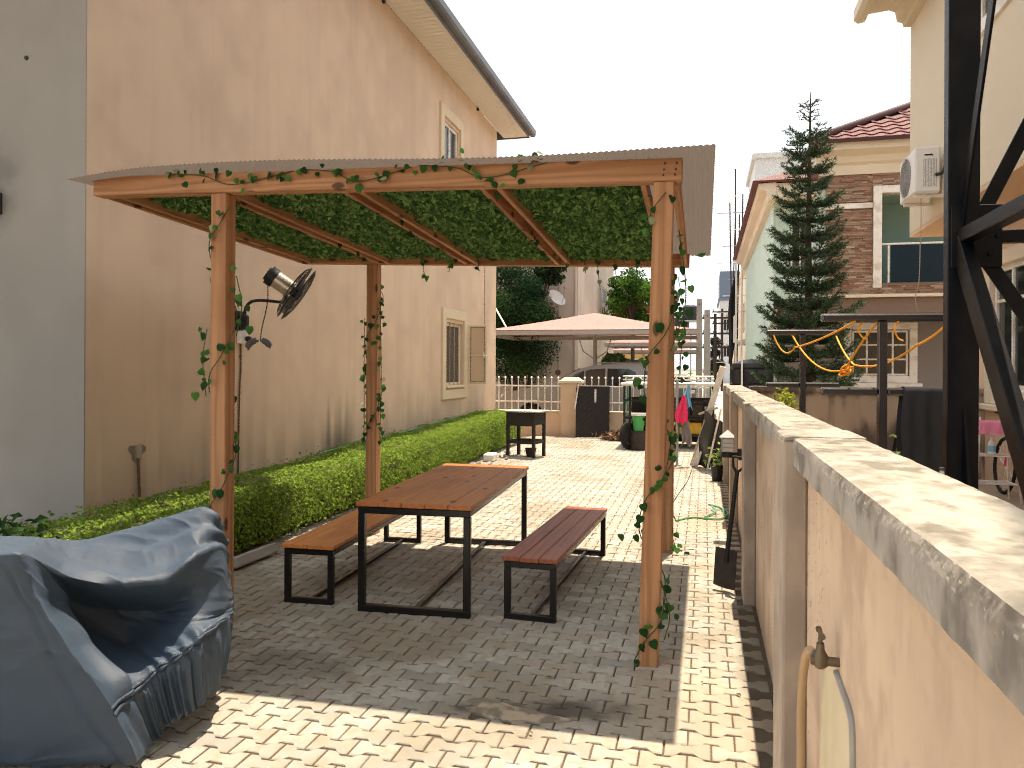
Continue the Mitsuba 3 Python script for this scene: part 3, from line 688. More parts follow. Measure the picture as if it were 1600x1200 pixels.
beam(-4.085, 4.49, -0.125, 4.49, 0.11, 0.128, 'timber_x')
beam(-4.085, 7.30, -0.135, 7.30, 0.10, 0.12, 'timber_x')
for xl, pair in ((-3.13, 1), (-2.20, 1), (-1.28, 1), (-4.0, 1)):
    for dx in ((-0.055, 0.055) if pair else (0,)):
        beam(xl + dx, 4.547, xl + dx - 0.03, 7.248, 0.034, 0.105, 'timber_y', 0.002, 'rafter')
    beam(xl, 4.55, xl - 0.03, 7.245, 0.072, 0.02, 'timber_y', 0.082, 'rafter_board')
beam(-0.352, 4.547, -0.372, 7.248, 0.034, 0.105, 'timber_y', 0.002, 'rafter')
beam(-0.165, 4.547, -0.175, 7.248, 0.045, 0.12, 'timber_y', 0.002, 'rafter')
for x, y in ((-0.225, 4.434), (-0.16, 4.432)):
    for dz in (0.03, 0.06, 0.095):
        obj('bolt_head', cyl([x + 0.05 * (dz - 0.06) * 10 * 0.3, y - 0.004, float(zb(x, y)) + dz], [x + 0.05 * (dz - 0.06) * 3, y + 0.02, float(zb(x, y)) + dz], 0.006, 8), 'rust_steel', pg)


def roofpt(u, v):
    x = -4.18 + 4.235 * u; y = 4.30 + 3.23 * v
    z = zb(x, y) + 0.150 + 0.0032 * np.sin(x / 0.034 * 2 * np.pi) + 0.016 * np.sin(x * 1.9 + 0.6) * (1 - v) ** 2
    z = z - 0.05 * np.clip((-3.55 - x) / 0.65, 0, 1) ** 1.5 * (1 - v) ** 2 - 0.012 * np.clip(1 - v * 6, 0, 1) ** 2
    return np.c_[x, y, z]


rs = grid(roofpt, 760, 20)
obj('roof_sheet', rs, 'roof_sheet_plastic', pg, smooth=True, label='translucent bronze corrugated roof sheet')
# leafy ceiling mat
n = 42000
xs = rng.uniform(-3.98, -0.39, n); ys = rng.uniform(4.56, 7.235, n)
zs = zb(xs, ys) + 0.128 - 0.055 * rng.random(n) ** 1.3 - 0.045 * meshkit.fbm(np.c_[xs * 9, ys * 9, xs * 0], 2, seed=31)
keep = np.ones(n, bool)
for xl in (-3.13, -2.20, -1.28, -4.0): keep &= np.abs(xs - (xl - 0.03 * (ys - 4.5) / 2.75)) > 0.066
P3 = np.c_[xs, ys, zs][keep]
N3 = rng.normal(0, 0.75, (len(P3), 3)) + [0, -0.35, -0.75]
lm = leafcards(P3, N3, rng.uniform(0.036, 0.064, len(P3)), 0.6, droop=np.array([0, -0.2, -0.8]))
cl = tones(len(P3), [0.05, 0.14, 0.05], [0.42, 0.64, 0.24], per=1, power=1.7)
single('leaf_mat', lm, 'mat_leaf', 'dense green leaf matting laid as the ceiling of the pergola', 'leaf mat', kind='stuff', color=np.repeat(cl, 4, axis=0))

# ivy: heart shaped leaves, one entry each
ho = np.array([(0, -0.42), (0.16, -0.52), (0.36, -0.45), (0.47, -0.22), (0.42, 0.05), (0.22, 0.33), (0, 0.56)])


def heart(fold, curl):
    R_ = np.c_[ho, -fold * np.abs(ho[:, 0]) - curl * ho[:, 1] ** 2]; L_ = R_ * [-1, 1, 1]
    V = np.vstack([R_, L_[1:-1], [[0, 0, 0.02]]]); c = len(V) - 1
    loop = list(range(7)) + [11, 10, 9, 8, 7]
    return trimesh.Trimesh(V, [[loop[i], loop[(i + 1) % 12], c] for i in range(12)], process=False)


HP = [[mikit.ply(heart(f, c), 'surface_' + m, smooth=True) for f, c in ((0.25, 0.2), (0.6, 0.1), (0.1, 0.5))] for m in ('ivy_dark', 'ivy_mid', 'ivy_light', 'ivy_pale')]
ir = np.random.default_rng(41)


def ivy(label, paths, spacing, size, out, spread=0.05, side=True, group=None, wts=(0.42, 0.36, 0.16, 0.06)):
    """paths: stems; leaves at 'spacing' along them, offset outwards; each leaf its own entry."""
    k = thing('ivy_vine', label, 'ivy', group)
    out = np.asarray(out, float)
    for pth in paths:
        P = smoothpath(pth, 10)
        obj('stem', tube(P, 0.0035, 5), 'stem_green', k)
        L = np.r_[0, np.cumsum(np.linalg.norm(np.diff(P, axis=0), axis=1))]
        s = spacing * 0.5
        while s < L[-1]:
            c = np.array([np.interp(s, L, P[:, j]) for j in range(3)])
            nrm = out + ir.normal(0, 0.45, 3); nrm /= np.linalg.norm(nrm)
            tip = np.array([ir.normal(0, 0.45), ir.normal(0, 0.3), -1.0]); tip -= nrm * (tip @ nrm); tip /= np.linalg.norm(tip)
            sx = np.cross(tip, nrm); sz_ = size * ir.uniform(0.6, 1.15)
            c = c + out * 0.018 + sx * ir.normal(0, spread) + np.array([0, 0, ir.normal(0, 0.03)])
            M = np.eye(4); M[:3, 0], M[:3, 1], M[:3, 2], M[:3, 3] = sx * sz_, tip * sz_, nrm * sz_, c
            m = ir.choice(4, p=wts)
            kk = numbered(k + '__leaf'); scene[kk] = {**HP[m][ir.integers(3)], 'to_world': T(M.tolist())}
            s += spacing * ir.uniform(0.5, 1.6)
    return k


def wind(x, y, z0, z1, turns, r=0.075, ph=0.0, n=9):
    a = np.linspace(0, turns * 2 * np.pi, n) + ph
    # follow the faces of the square post
    return [[x + np.clip(1.35 * math.cos(t), -1, 1) * r, y + np.clip(1.35 * math.sin(t), -1, 1) * r, z0 + (z1 - z0) * i / (n - 1)] for i, t in enumerate(a)]


Rv = np.array([0, -1.0, 0.1])
x, y = POST['RF']
ivy('ivy vine wound round the front right pergola post, nearest the boundary wall', [[[a_ + 0.078 * c_ / 2.77, b_, c_] for a_, b_, c_ in wind(x, y, 0.03, 2.7, 3.2, ph=3.6, n=24)], [[x + 0.09, y - 0.02, 0.15], [x + 0.12, y - 0.03, 0.3], [x + 0.07, y - 0.06, 0.5]], [[x + 0.12, y - 0.05, 1.8], [x + 0.20, y, 2.1], [x + 0.16, y + 0.03, 2.5]]], 0.048, 0.054, [0.1, -1, 0.1], 0.035)
x, y = POST['LF']
ivy('ivy vine hanging down the front left pergola post, in front of the wall fan', [wind(x, y, 0.45, 2.75, 2.6, ph=2.0, n=22), [[x - 0.10, y - 0.03, 1.95], [x - 0.13, y - 0.03, 1.75], [x - 0.09, y - 0.05, 1.5]], [[x + 0.1, y, 2.3], [x + 0.14, y, 2.1], [x + 0.1, y, 1.9]]], 0.05, 0.056, [0.1, -1, 0.1], 0.04)
x, y = POST['LR']
ivy('ivy vine on the rear left pergola post, above the left bench', [wind(x, y, 0.6, 2.65, 2.2, ph=1.0, n=20), [[x - 0.085, y - 0.03, 2.2], [x - 0.09, y - 0.03, 1.7], [x - 0.085, y - 0.03, 1.1]], [[x + 0.085, y - 0.03, 2.3], [x + 0.10, y - 0.03, 1.6], [x + 0.085, y - 0.03, 0.9]]], 0.058, 0.055, [0.1, -1, 0.1], 0.03)
x, y = POST['RR']
ivy('ivy vine on the rear right pergola post, mostly behind the front right post', [wind(x, y, 0.02, 2.6, 2.4, ph=0.4, n=20), [[x + 0.09, y - 0.03, 2.55], [x + 0.14, y - 0.03, 2.2], [x + 0.1, y - 0.04, 1.6]], [[x + 0.02, y - 0.1, 0.03], [x + 0.16, y - 0.12, 0.05], [x + 0.24, y - 0.02, 0.04]]], 0.055, 0.06, [0.2, -1, 0.1], 0.04)
fb = []
for a, b in ((-3.5, -2.55), (-2.5, -1.75), (-1.7, -0.9)):
    fb.append([[a, 4.425, float(zb(a, 4.45)) + 0.13], [a + (b - a) * 0.3, 4.42, float(zb(a, 4.45)) + 0.10], [a + (b - a) * 0.55, 4.42, float(zb(a, 4.45)) + 0.03], [b, 4.425, float(zb(b, 4.45)) + 0.12]])
ivy('ivy trailing along the top of the front pergola beam in loose bunches', fb, 0.036, 0.052, [0, -1, 0.1], 0.045)
ivy('ivy sprigs hanging below the rear pergola beam against the far yard', [[[xx, 7.22, float(zb(xx, 7.2)) + 0.05], [xx + 0.01, 7.21, float(zb(xx, 7.2)) - 0.06], [xx + d, 7.22, float(zb(xx, 7.2)) - l]] for xx, l, d in ((-2.72, 0.15, 0.02), (-2.45, 0.08, -0.01), (-2.15, 0.06, 0.02), (-1.28, 0.06, 0.0), (-1.1, 0.08, 0.01), (-0.98, 0.24, 0.03), (-0.82, 0.10, 0.02), (-0.62, 0.06, 0.01))], 0.055, 0.055, [0, -1, 0.1], 0.02, wts=(0.2, 0.35, 0.4, 0.05))
rf = []
for xl in (-3.07, -2.14, -1.22):
    rf.append([[xl - 0.12, 4.75, float(zb(xl, 4.75)) + 0.0], [xl - 0.13, 5.5, float(zb(xl, 5.5)) - 0.01], [xl - 0.14, 6.3, float(zb(xl, 6.3)) - 0.005], [xl - 0.15, 7.0, float(zb(xl, 7.0)) - 0.01]])
ivy('ivy strands running along the pergola rafters under the leafy ceiling', rf, 0.09, 0.048, [0, -0.6, -0.6], 0.03, wts=(0.55, 0.3, 0.13, 0.02))

# ------------------------------------------------------------------ table and benches
def furniture(name, label, c, catg, cx, cy, deg, w, l, ht, th, tube_w, wood_m, boards, group=None):
    k = thing(name, label, catg, group)
    A = trimesh.transformations.rotation_matrix(math.radians(deg), [0, 0, 1]); A[:3, 3] = [cx, cy, 0]

    def put(nm, m, mt, **kw): m.apply_transform(A); return obj(nm, m, mt, k, **kw)
    bw = w / boards
    for i in range(boards):
        o = rng.normal(0, 0.0012); e = rng.normal(0, 0.004)
        put('plank', box(-w / 2 + i * bw + 0.0012, -w / 2 + (i + 1) * bw - 0.0012, -l / 2 + e, l / 2 + e, ht - th + o, ht + o, 0.004), wood_m)
    s = tube_w; x = w / 2 - s / 2 - 0.012; y = l / 2 - s / 2 - 0.012; zt = ht - th - 0.002
    for sy in (-1, 1):
        for sx in (-1, 1):
            put('leg', box(sx * x - s / 2, sx * x + s / 2, sy * y - s / 2, sy * y + s / 2, s + 0.001, zt - s - 0.001, 0.004), 'black_steel')
        put('foot_rail', box(-x - s / 2, x + s / 2, sy * y - s / 2, sy * y + s / 2, 0.0, s, 0.004), 'black_steel')
        put('top_rail', box(-x - s / 2, x + s / 2, sy * y - s / 2, sy * y + s / 2, zt - s, zt, 0.004), 'black_steel')
    for sx in (-1, 1):
        put('side_rail', box(sx * x - s / 2, sx * x + s / 2, -y + s / 2, y - s / 2, zt - s + 0.001, zt - 0.001, 0.004), 'black_steel')
    put('stretcher', box(-s * 0.36, s * 0.36, -y + s / 2, y - s / 2, 0.004, 0.004 + s * 0.7, 0.004), 'black_steel')
    return k


furniture('dining_table', 'long orange-brown plank table on black steel frame under the pergola', None, 'table', -1.985, 6.06, 2.7, 0.83, 2.22, 0.765, 0.032, 0.048, 'table_wood', 5)
furniture('bench', 'orange plank bench on black steel frame, on the hedge side of the table', None, 'bench', -2.795, 6.02, 2.6, 0.40, 2.06, 0.425, 0.03, 0.042, 'bench_wood', 2)
furniture('bench', 'reddish dark plank bench on black steel frame, on the boundary wall side of the table', None, 'bench', -1.085, 6.03, -2.6, 0.385, 2.0, 0.425, 0.03, 0.042, 'bench_wood_red', 3)

# ------------------------------------------------------------------ covered motorbike
COVER = [
 [(-4.168, 3.178, 0.200), (-4.108, 3.098, 0.617), (-3.908, 2.838, 0.837), (-3.591, 2.608, 0.885), (-3.116, 2.263, 0.958), (-3.176, 2.320, 0.745), (-3.247, 2.385, 0.436), (-3.261, 2.422, 0.080), (-3.276, 2.460, 0.030)],
 [(-3.844, 3.362, 0.200), (-3.784, 3.282, 0.622), (-3.584, 3.022, 0.842), (-3.296, 2.785, 0.886), (-2.817, 2.389, 0.957), (-2.883, 2.465, 0.724), (-2.910, 2.541, 0.409), (-2.807, 2.598, 0.052), (-2.745, 2.634, 0.030)],
 [(-3.530, 3.544, 0.200), (-3.470, 3.464, 0.601), (-3.270, 3.204, 0.821), (-2.974, 2.865, 0.888), (-2.609, 2.461, 0.959), (-2.560, 2.494, 0.792), (-2.452, 2.542, 0.583), (-2.300, 2.621, 0.307), (-2.256, 2.704, 0.070)],
 [(-3.380, 3.632, 0.200), (-3.320, 3.552, 0.574), (-3.120, 3.292, 0.794), (-2.906, 3.037, 0.787), (-2.648, 2.720, 0.809), (-2.803, 2.908, 0.612), (-2.685, 2.917, 0.431), (-2.373, 2.830, 0.308), (-2.352, 2.917, 0.037)],
 [(-3.162, 3.739, 0.200), (-3.102, 3.659, 0.631), (-2.902, 3.399, 0.851), (-2.735, 3.182, 0.776), (-2.521, 2.896, 0.726), (-2.691, 3.101, 0.533), (-2.649, 3.090, 0.388), (-2.348, 2.918, 0.348), (-2.324, 2.986, 0.094)],
 [(-2.936, 3.795, 0.200), (-2.876, 3.715, 0.699), (-2.676, 3.455, 0.919), (-2.566, 3.276, 0.822), (-2.391, 3.011, 0.716), (-2.533, 3.181, 0.521), (-2.452, 3.098, 0.443), (-2.259, 2.982, 0.413), (-2.245, 3.026, 0.138)],
 [(-2.781, 3.833, 0.200), (-2.721, 3.753, 0.736), (-2.521, 3.493, 0.956), (-2.432, 3.361, 0.875), (-2.315, 3.153, 0.786), (-2.371, 3.201, 0.590), (-2.313, 3.133, 0.494), (-2.222, 3.084, 0.462), (-2.228, 3.113, 0.153)],
 [(-2.716, 3.850, 0.200), (-2.656, 3.770, 0.707), (-2.456, 3.510, 0.927), (-2.400, 3.441, 0.854), (-2.323, 3.337, 0.785), (-2.286, 3.294, 0.632), (-2.267, 3.268, 0.501), (-2.246, 3.253, 0.471), (-2.274, 3.277, 0.163)],
 [(-2.746, 3.925, 0.200), (-2.686, 3.845, 0.647), (-2.486, 3.585, 0.867), (-2.469, 3.589, 0.776), (-2.434, 3.567, 0.664), (-2.399, 3.545, 0.545), (-2.383, 3.528, 0.471), (-2.374, 3.510, 0.428), (-2.405, 3.502, 0.153)],
]
from scipy.interpolate import PchipInterpolator
CP = np.array(COVER)
CP = np.concatenate([CP, CP[-1:] + [[[-0.14, 0.17, -0.03]]], CP[-1:] + [[[-0.36, 0.30, -0.10]]]], 0)
nu, nv = 230, 180
s_in = np.array([0, 1.1, 2.0, 2.7, 3.5, 4.3, 5.0, 5.5, 6.0, 6.4, 6.8])
a_ = PchipInterpolator(s_in, CP, axis=0)(np.linspace(0, 6.8, nu))
r_in = np.array([0, 1, 1.9, 2.7, 3.6, 4.4, 5.2, 5.9, 6.6])
G = PchipInterpolator(r_in, a_, axis=1)(np.linspace(0, 6.6, nv))
du = np.gradient(G, axis=0); dv = np.gradient(G, axis=1); NN = np.cross(du, dv); NN /= np.maximum(np.linalg.norm(NN, axis=2, keepdims=True), 1e-9)
S, V_ = np.meshgrid(np.linspace(0, 6.8, nu), np.linspace(0, 6.6, nv), indexing='ij')
wr = 0.016 * (meshkit.fbm(np.c_[(S * 0.7 + 0.4 * V_).ravel(), (V_ * 1.8 - 0.8 * S).ravel(), 0 * S.ravel()], 4, seed=51).reshape(S.shape) - 0.5)
top_ = np.exp(-((V_ - 2.9) / 0.7) ** 2)
rn = meshkit.fbm(np.c_[(S * 0.5 + 0.5 * V_).ravel(), (V_ * 1.6 - 1.1 * S).ravel(), 0 * S.ravel() + 3], 3, seed=77).reshape(S.shape)
wr += 0.010 * (1 - np.abs(2 * rn - 1) * 2.0).clip(0, 1) ** 2
rn2 = meshkit.fbm(np.c_[(S * 5.0 - 2.0 * V_).ravel(), (V_ * 3.0 + 1.0 * S).ravel(), 0 * S.ravel() + 9], 2, seed=78).reshape(S.shape)
wr += 0.0015 * (1 - np.abs(2 * rn2 - 1) * 2.5).clip(0, 1) ** 2
wr += 0.013 * np.sin(V_ * 9 - 2.2 * S + 2.5 * np.sin(S * 1.3)) * 1.6 * top_ * np.clip((S - 2.2) / 1.0, 0, 1)
wr -= 0.016 * np.exp(-((S - 1.72 - 0.05 * np.sin(V_ * 3)) / 0.03) ** 2) * np.clip((V_ - 3.8) / 0.4, 0, 1)
wr += 0.010 * np.exp(-((S - 1.80 - 0.05 * np.sin(V_ * 3)) / 0.05) ** 2) * np.clip((V_ - 3.8) / 0.4, 0, 1)
wr += 0.012 * np.exp(-((S - 1.0 - 0.12 * (V_ - 4)) / 0.08) ** 2) * np.clip((V_ - 4.0) / 0.8, 0, 1)
hem = np.exp(-((V_ - 5.95) / 0.10) ** 2)
below = np.clip((V_ - 5.95) / 0.3, 0, 1) * np.clip((S - 1.8) / 0.5, 0, 1)
wr += below * (0.011 * np.sin(S * 17 + 2.6 * np.sin(S * 3.1)) + 0.006 * np.sin(S * 33 + 2 * np.sin(S * 4))) - 0.012 * hem * np.clip((S - 1.8) / 0.4, 0, 1)
above = np.clip((V_ - 5.1) / 0.7, 0, 1) * (V_ < 5.95) * np.clip((S - 3.2) / 0.6, 0, 1)
wr += above * 0.009 * np.sin(S * 17 + V_ * 1.2)
ridge_ = np.exp(-((S - 2.42) / 0.07) ** 2) * np.clip((V_ - 3.7) / 0.6, 0, 1) * np.clip((6.2 - V_) / 0.5, 0, 1)
wr += 0.05 * ridge_
tens = np.clip((V_ - 3.8) / 0.5, 0, 1) * np.clip((5.9 - V_) / 0.4, 0, 1) * np.clip((S - 5.0) / 0.5, 0, 1)
wr += 0.006 * np.sin(S * 12 + 0.8 * V_) * tens
NN *= np.sign(NN[90, 90] @ (EYE - G[90, 90]))
G = G + NN * wr[..., None]
i, j = np.meshgrid(np.arange(nu - 1), np.arange(nv - 1), indexing='ij'); a = (i * nv + j).ravel()
cm = trimesh.Trimesh(G.reshape(-1, 3), np.vstack([np.c_[a, a + nv, a + nv + 1], np.c_[a, a + nv + 1, a + 1]]), process=False)
mk = thing('covered_motorbike', 'motorbike under a loose blue-grey fabric cover, at the picture edge in front of the hedge', 'motorbike')
obj('cover', cm, 'cover_fabric', mk, smooth=True)
jh = int(5.95 / 6.6 * (nv - 1)); i0 = int(1.98 / 6.8 * (nu - 1)); i1 = int(6.2 / 6.8 * (nu - 1))
hp = G[i0:i1, jh] + NN[i0:i1, jh] * 0.006
up_ = G[i0:i1, jh - 2] + NN[i0:i1, jh - 2] * 0.004
obj('hem_cord', tube(hp, 0.0075, 8), 'cover_fabric', mk, smooth=40, label='gathered elastic hem of the cover')
obj('hem_cord', tube(up_, 0.006, 8), 'cover_fabric', mk, smooth=40)


def wheel(par, c, axis, r, w, tm='rubber', rm='alloy', nm='wheel'):
    c = np.asarray(c, float); d, s, u = frame(axis)
    prof = [(r * 0.62, -w / 2), (r * 0.9, -w / 2), (r * 0.985, -w * 0.32), (r, 0), (r * 0.985, w * 0.32), (r * 0.9, w / 2), (r * 0.62, w / 2), (r * 0.62, -w / 2)]
    m = lathe(prof, 28); M = np.eye(4); M[:3, 0], M[:3, 1], M[:3, 2], M[:3, 3] = s, u, d, c
    m.apply_transform(M); k = obj(nm, m, tm, par, smooth=40)
    rim = lathe([(0.0, w * 0.3), (r * 0.14, w * 0.3), (r * 0.2, w * 0.18), (r * 0.5, w * 0.12), (r * 0.62, w * 0.42), (r * 0.62, -w * 0.42), (r * 0.5, -w * 0.12), (r * 0.2, -w * 0.18), (0, -w * 0.3)], 20)
    rim.apply_transform(M); obj('rim', rim, rm, k, smooth=40)
    return k



# ------------------------------------------------------------------ boundary wall on the right
bw = thing('boundary_wall', 'long waist-high peach boundary wall with weathered concrete coping and piers, beside the paved yard', 'wall')
BX, PXf, CXf, BX1, CZ0, CZ1 = 0.370, 0.285, 0.316, 0.555, 1.35, 1.452
obj('panel', box(BX, BX1 - 0.03, -2.5, 12.35, -0.2, CZ0), 'boundary_plaster', bw)
PIERS = [(0.0, 0.36), (2.98, 3.36), (5.80, 6.16), (8.85, 9.2), (11.95, 12.36)]
edges = [-2.0] + [e for p in PIERS for e in p]


def rough_box(x0, x1, y0, y1, z0, z1, amp, seed, step=0.03, b=0.006):
    nx, ny_, nz = max(2, int((x1 - x0) / step)), max(3, int((y1 - y0) / step)), max(2, int((z1 - z0) / step))
    m = box(x0, x1, y0, y1, z0, z1)
    faces = []
    # top, bottom, sides as grids, welded
    def g(f, a, b2): faces.append(grid(f, a, b2))
    g(lambda u, v: np.c_[x0 + (x1 - x0) * u, y0 + (y1 - y0) * v, 0 * u + z1], nx + 1, ny_ + 1)
    g(lambda u, v: np.c_[x1 - (x1 - x0) * u, y0 + (y1 - y0) * v, 0 * u + z0], 2, ny_ + 1)
    g(lambda u, v: np.c_[0 * u + x0, y0 + (y1 - y0) * v, z0 + (z1 - z0) * u], nz + 1, ny_ + 1)
    g(lambda u, v: np.c_[0 * u + x1, y0 + (y1 - y0) * v, z1 - (z1 - z0) * u], nz + 1, ny_ + 1)
    g(lambda u, v: np.c_[x0 + (x1 - x0) * v, 0 * u + y0, z1 - (z1 - z0) * u], nz + 1, nx + 1)
    g(lambda u, v: np.c_[x0 + (x1 - x0) * v, 0 * u + y1, z0 + (z1 - z0) * u], nz + 1, nx + 1)
    m = cat(faces)
    c = np.array([(x0 + x1) / 2, (y0 + y1) / 2, (z0 + z1) / 2]); V = m.vertices
    ctr = np.c_[np.full(len(V), c[0]), V[:, 1], np.full(len(V), c[2])]
    d = V - ctr; d /= np.maximum(np.linalg.norm(d, axis=1, keepdims=True), 1e-9)
    nz_ = meshkit.fbm(V * 16.0, 3, seed=seed) - 0.55
    chip = -np.clip(meshkit.noise(V * 26.0, seed + 7) - 0.72, 0, 1) * 2.2
    ed = np.clip(1 - np.abs(V[:, 2] - z1) / 0.02, 0, 1) * np.clip(1 - np.abs(V[:, 0] - x0) / 0.02, 0, 1)
    m.vertices = V + d * (amp * nz_ + amp * chip * ed)[:, None] - np.array([-1, 0, 1.0]) * (0.005 * ed)[:, None]
    m.merge_vertices()
    return m


obj('coping', rough_box(CXf, BX1, -2.5, 12.355, CZ0, CZ1, 0.007, 61, 0.026), 'cap_concrete', bw, smooth=35, label='weathered grey concrete coping, bright on top and stained at its edge')
for i, (a, b) in enumerate(PIERS):
    obj('pier', box(PXf, BX - 0.001, a, b, -0.1, CZ1 - 0.012, 0.008), 'pier_cement', bw)
    obj('pier_cap', rough_box(PXf - 0.001, BX1 + 0.012, a - 0.001, b + 0.001, CZ1 - 0.0115, CZ1 + 0.0025, 0.002, 80 + i, 0.03), 'cap_concrete', bw, smooth=35)
    obj('rear_pier', box(BX1 - 0.03, BX1 + 0.01, a, b, -0.1, CZ1 - 0.014), 'boundary_plaster', bw)
cw = thing('cross_wall', 'low stained garden wall running across behind the clothes posts', 'wall')
obj('panel', box(BX1 + 0.06, 9.0, 11.2, 11.36, -0.2, 1.40), 'dirty_plaster', cw)
obj('coping', rough_box(BX1 + 0.06, 9.0, 11.15, 11.41, 1.40, 1.465, 0.006, 91, 0.06), 'dirty_plaster', cw, smooth=35)

tp = thing('garden_tap', 'old brass garden tap on the boundary wall above a pale limescale streak', 'tap')
TY, TZ = 2.30, 0.885
obj('body', cat([cyl([BX + 0.01, TY, TZ], [BX - 0.075, TY, TZ], 0.013, 12), lathe([(0.012, -0.02), (0.02, -0.012), (0.021, 0.014), (0.012, 0.03), (0.010, 0.05)], 16, (BX - 0.05, TY, TZ)), tube(smoothpath([[BX - 0.05, TY, TZ - 0.005], [BX - 0.055, TY + 0.04, TZ - 0.004], [BX - 0.055, TY + 0.075, TZ - 0.012]], 6), 0.012, 10)]), 'brass', tp, smooth=40)
obj('spindle', cyl([BX - 0.05, TY, TZ + 0.03], [BX - 0.05, TY, TZ + 0.075], 0.006, 8), 'brass', tp)
obj('handle', cat([bar([BX - 0.05, TY - 0.032, TZ + 0.078], [BX - 0.05, TY + 0.032, TZ + 0.078], 0.012, 0.01, 0.003), cyl([BX - 0.05, TY - 0.036, TZ + 0.078], [BX - 0.05, TY - 0.024, TZ + 0.078], 0.009, 8), cyl([BX - 0.05, TY + 0.024, TZ + 0.078], [BX - 0.05, TY + 0.036, TZ + 0.078], 0.009, 8)]), 'brass', tp)
obj('hose_clip', cyl([BX - 0.055, TY + 0.062, TZ - 0.009], [BX - 0.055, TY + 0.078, TZ - 0.013], 0.016, 12), 'chrome', tp)
single('tap_hose', tube(smoothpath([[BX - 0.055, TY + 0.07, TZ - 0.011], [BX - 0.06, TY + 0.16, TZ - 0.03], [BX - 0.06, TY + 0.27, TZ - 0.12], [BX - 0.06, TY + 0.345, TZ - 0.30], [BX - 0.06, TY + 0.36, TZ - 0.52], [BX - 0.10, TY + 0.30, 0.02]], 8), 0.0135, 10), 'hose_beige', 'beige hose curving down from the brass garden tap', 'hose', smooth=40)
single('wall_pipe', tube(smoothpath([[BX - 0.005, TY + 0.02, TZ - 0.035], [BX - 0.006, TY - 0.10, TZ - 0.045], [BX - 0.006, TY - 0.19, TZ - 0.055], [BX - 0.006, TY - 0.235, TZ - 0.10], [BX - 0.006, TY - 0.24, TZ - 0.3], [BX - 0.006, TY - 0.24, 0.0]], 6), 0.0085, 8), 'stone_grey', 'thin plastered-over pipe bending down the boundary wall right of the brass tap', 'pipe', smooth=40)

ln = thing('wall_lantern', 'grey lantern with pointed top on a black bracket, on the boundary wall', 'lantern')
lx, ly, lz = 0.235, 8.05, 0.82
obj('bracket', cat([box(0.33, 0.406, ly - 0.05, ly + 0.05, lz - 0.03, lz + 0.08, 0.01), bar([0.36, ly, lz + 0.02], [lx, ly, lz + 0.015], 0.05, 0.05, 0.008), cyl([lx, ly, lz - 0.005], [lx, ly, lz + 0.045], 0.072, 16)]), 'black_plastic', ln, smooth=40)
obj('lamp_glass', cbox([lx, ly, lz + 0.115], [0.058, 0.058, 0.067], 0.006), 'lantern_glass', ln)
obj('lantern_bars', cat([box(lx + sx * 0.058 - 0.006, lx + sx * 0.058 + 0.006, ly + sy * 0.058 - 0.006, ly + sy * 0.058 + 0.006, lz + 0.046, lz + 0.184) for sx in (-1, 1) for sy in (-1, 1)] + [box(lx - 0.066, lx + 0.066, ly - 0.066, ly - 0.0585, lz + z, lz + z + 0.008) for z in (0.09, 0.135)]), 'grey_paint', ln)
obj('cap', hull([[lx + a, ly + b, lz + 0.186] for a in (-0.078, 0.078) for b in (-0.078, 0.078)] + [[lx + a, ly + b, lz + 0.196] for a in (-0.078, 0.078) for b in (-0.078, 0.078)] + [[lx, ly, lz + 0.27]]), 'grey_paint', ln)

sp = thing('spade', 'rusty dark spade leaning against the boundary wall', 'spade')
b0 = np.array([0.165, 6.12, 0.02]); tp_ = np.array([0.268, 6.20, 1.02]); dd = (tp_ - b0) / np.linalg.norm(tp_ - b0)
sd = np.array([0.80, -0.58, 0]); sd -= dd * (sd @ dd); sd /= np.linalg.norm(sd); nn_ = np.cross(sd, dd)


def bladef(u, v):
    w_ = 0.10 * (0.96 - 0.10 * np.clip(0.25 - v, 0, 1) / 0.25 * np.abs(2 * u - 1) * 0)
    x_ = (u - 0.5) * 2
    return b0 + dd * (0.30 * v + 0.012 * (x_ ** 2) * (1 - v))[:, None] + sd * (w_ * x_)[:, None] + nn_ * (0.018 * x_ ** 2 + 0.02 * v)[:, None]


bl = grid(bladef, 11, 9); bl2 = bl.copy(); bl2.vertices = bl2.vertices + nn_ * 0.003; bl2.invert()
obj('blade', cat([bl, bl2]), 'rust_steel', sp, smooth=30)
obj('shaft', tube([b0 + dd * 0.2 + nn_ * 0.02, b0 + dd * 0.33 + nn_ * 0.022, b0 + dd * 0.90 + nn_ * 0.005], [0.02, 0.018, 0.016], 10), 'dark_timber', sp, smooth=40)
obj('handle', tube([b0 + dd * 0.88 + nn_ * 0.005, b0 + dd * 0.93 - sd * 0.045, b0 + dd * 1.005 - sd * 0.055, b0 + dd * 1.01 + sd * 0.055, b0 + dd * 0.93 + sd * 0.045, b0 + dd * 0.89 + nn_ * 0.005], 0.011, 8), 'dark_timber', sp, smooth=40)

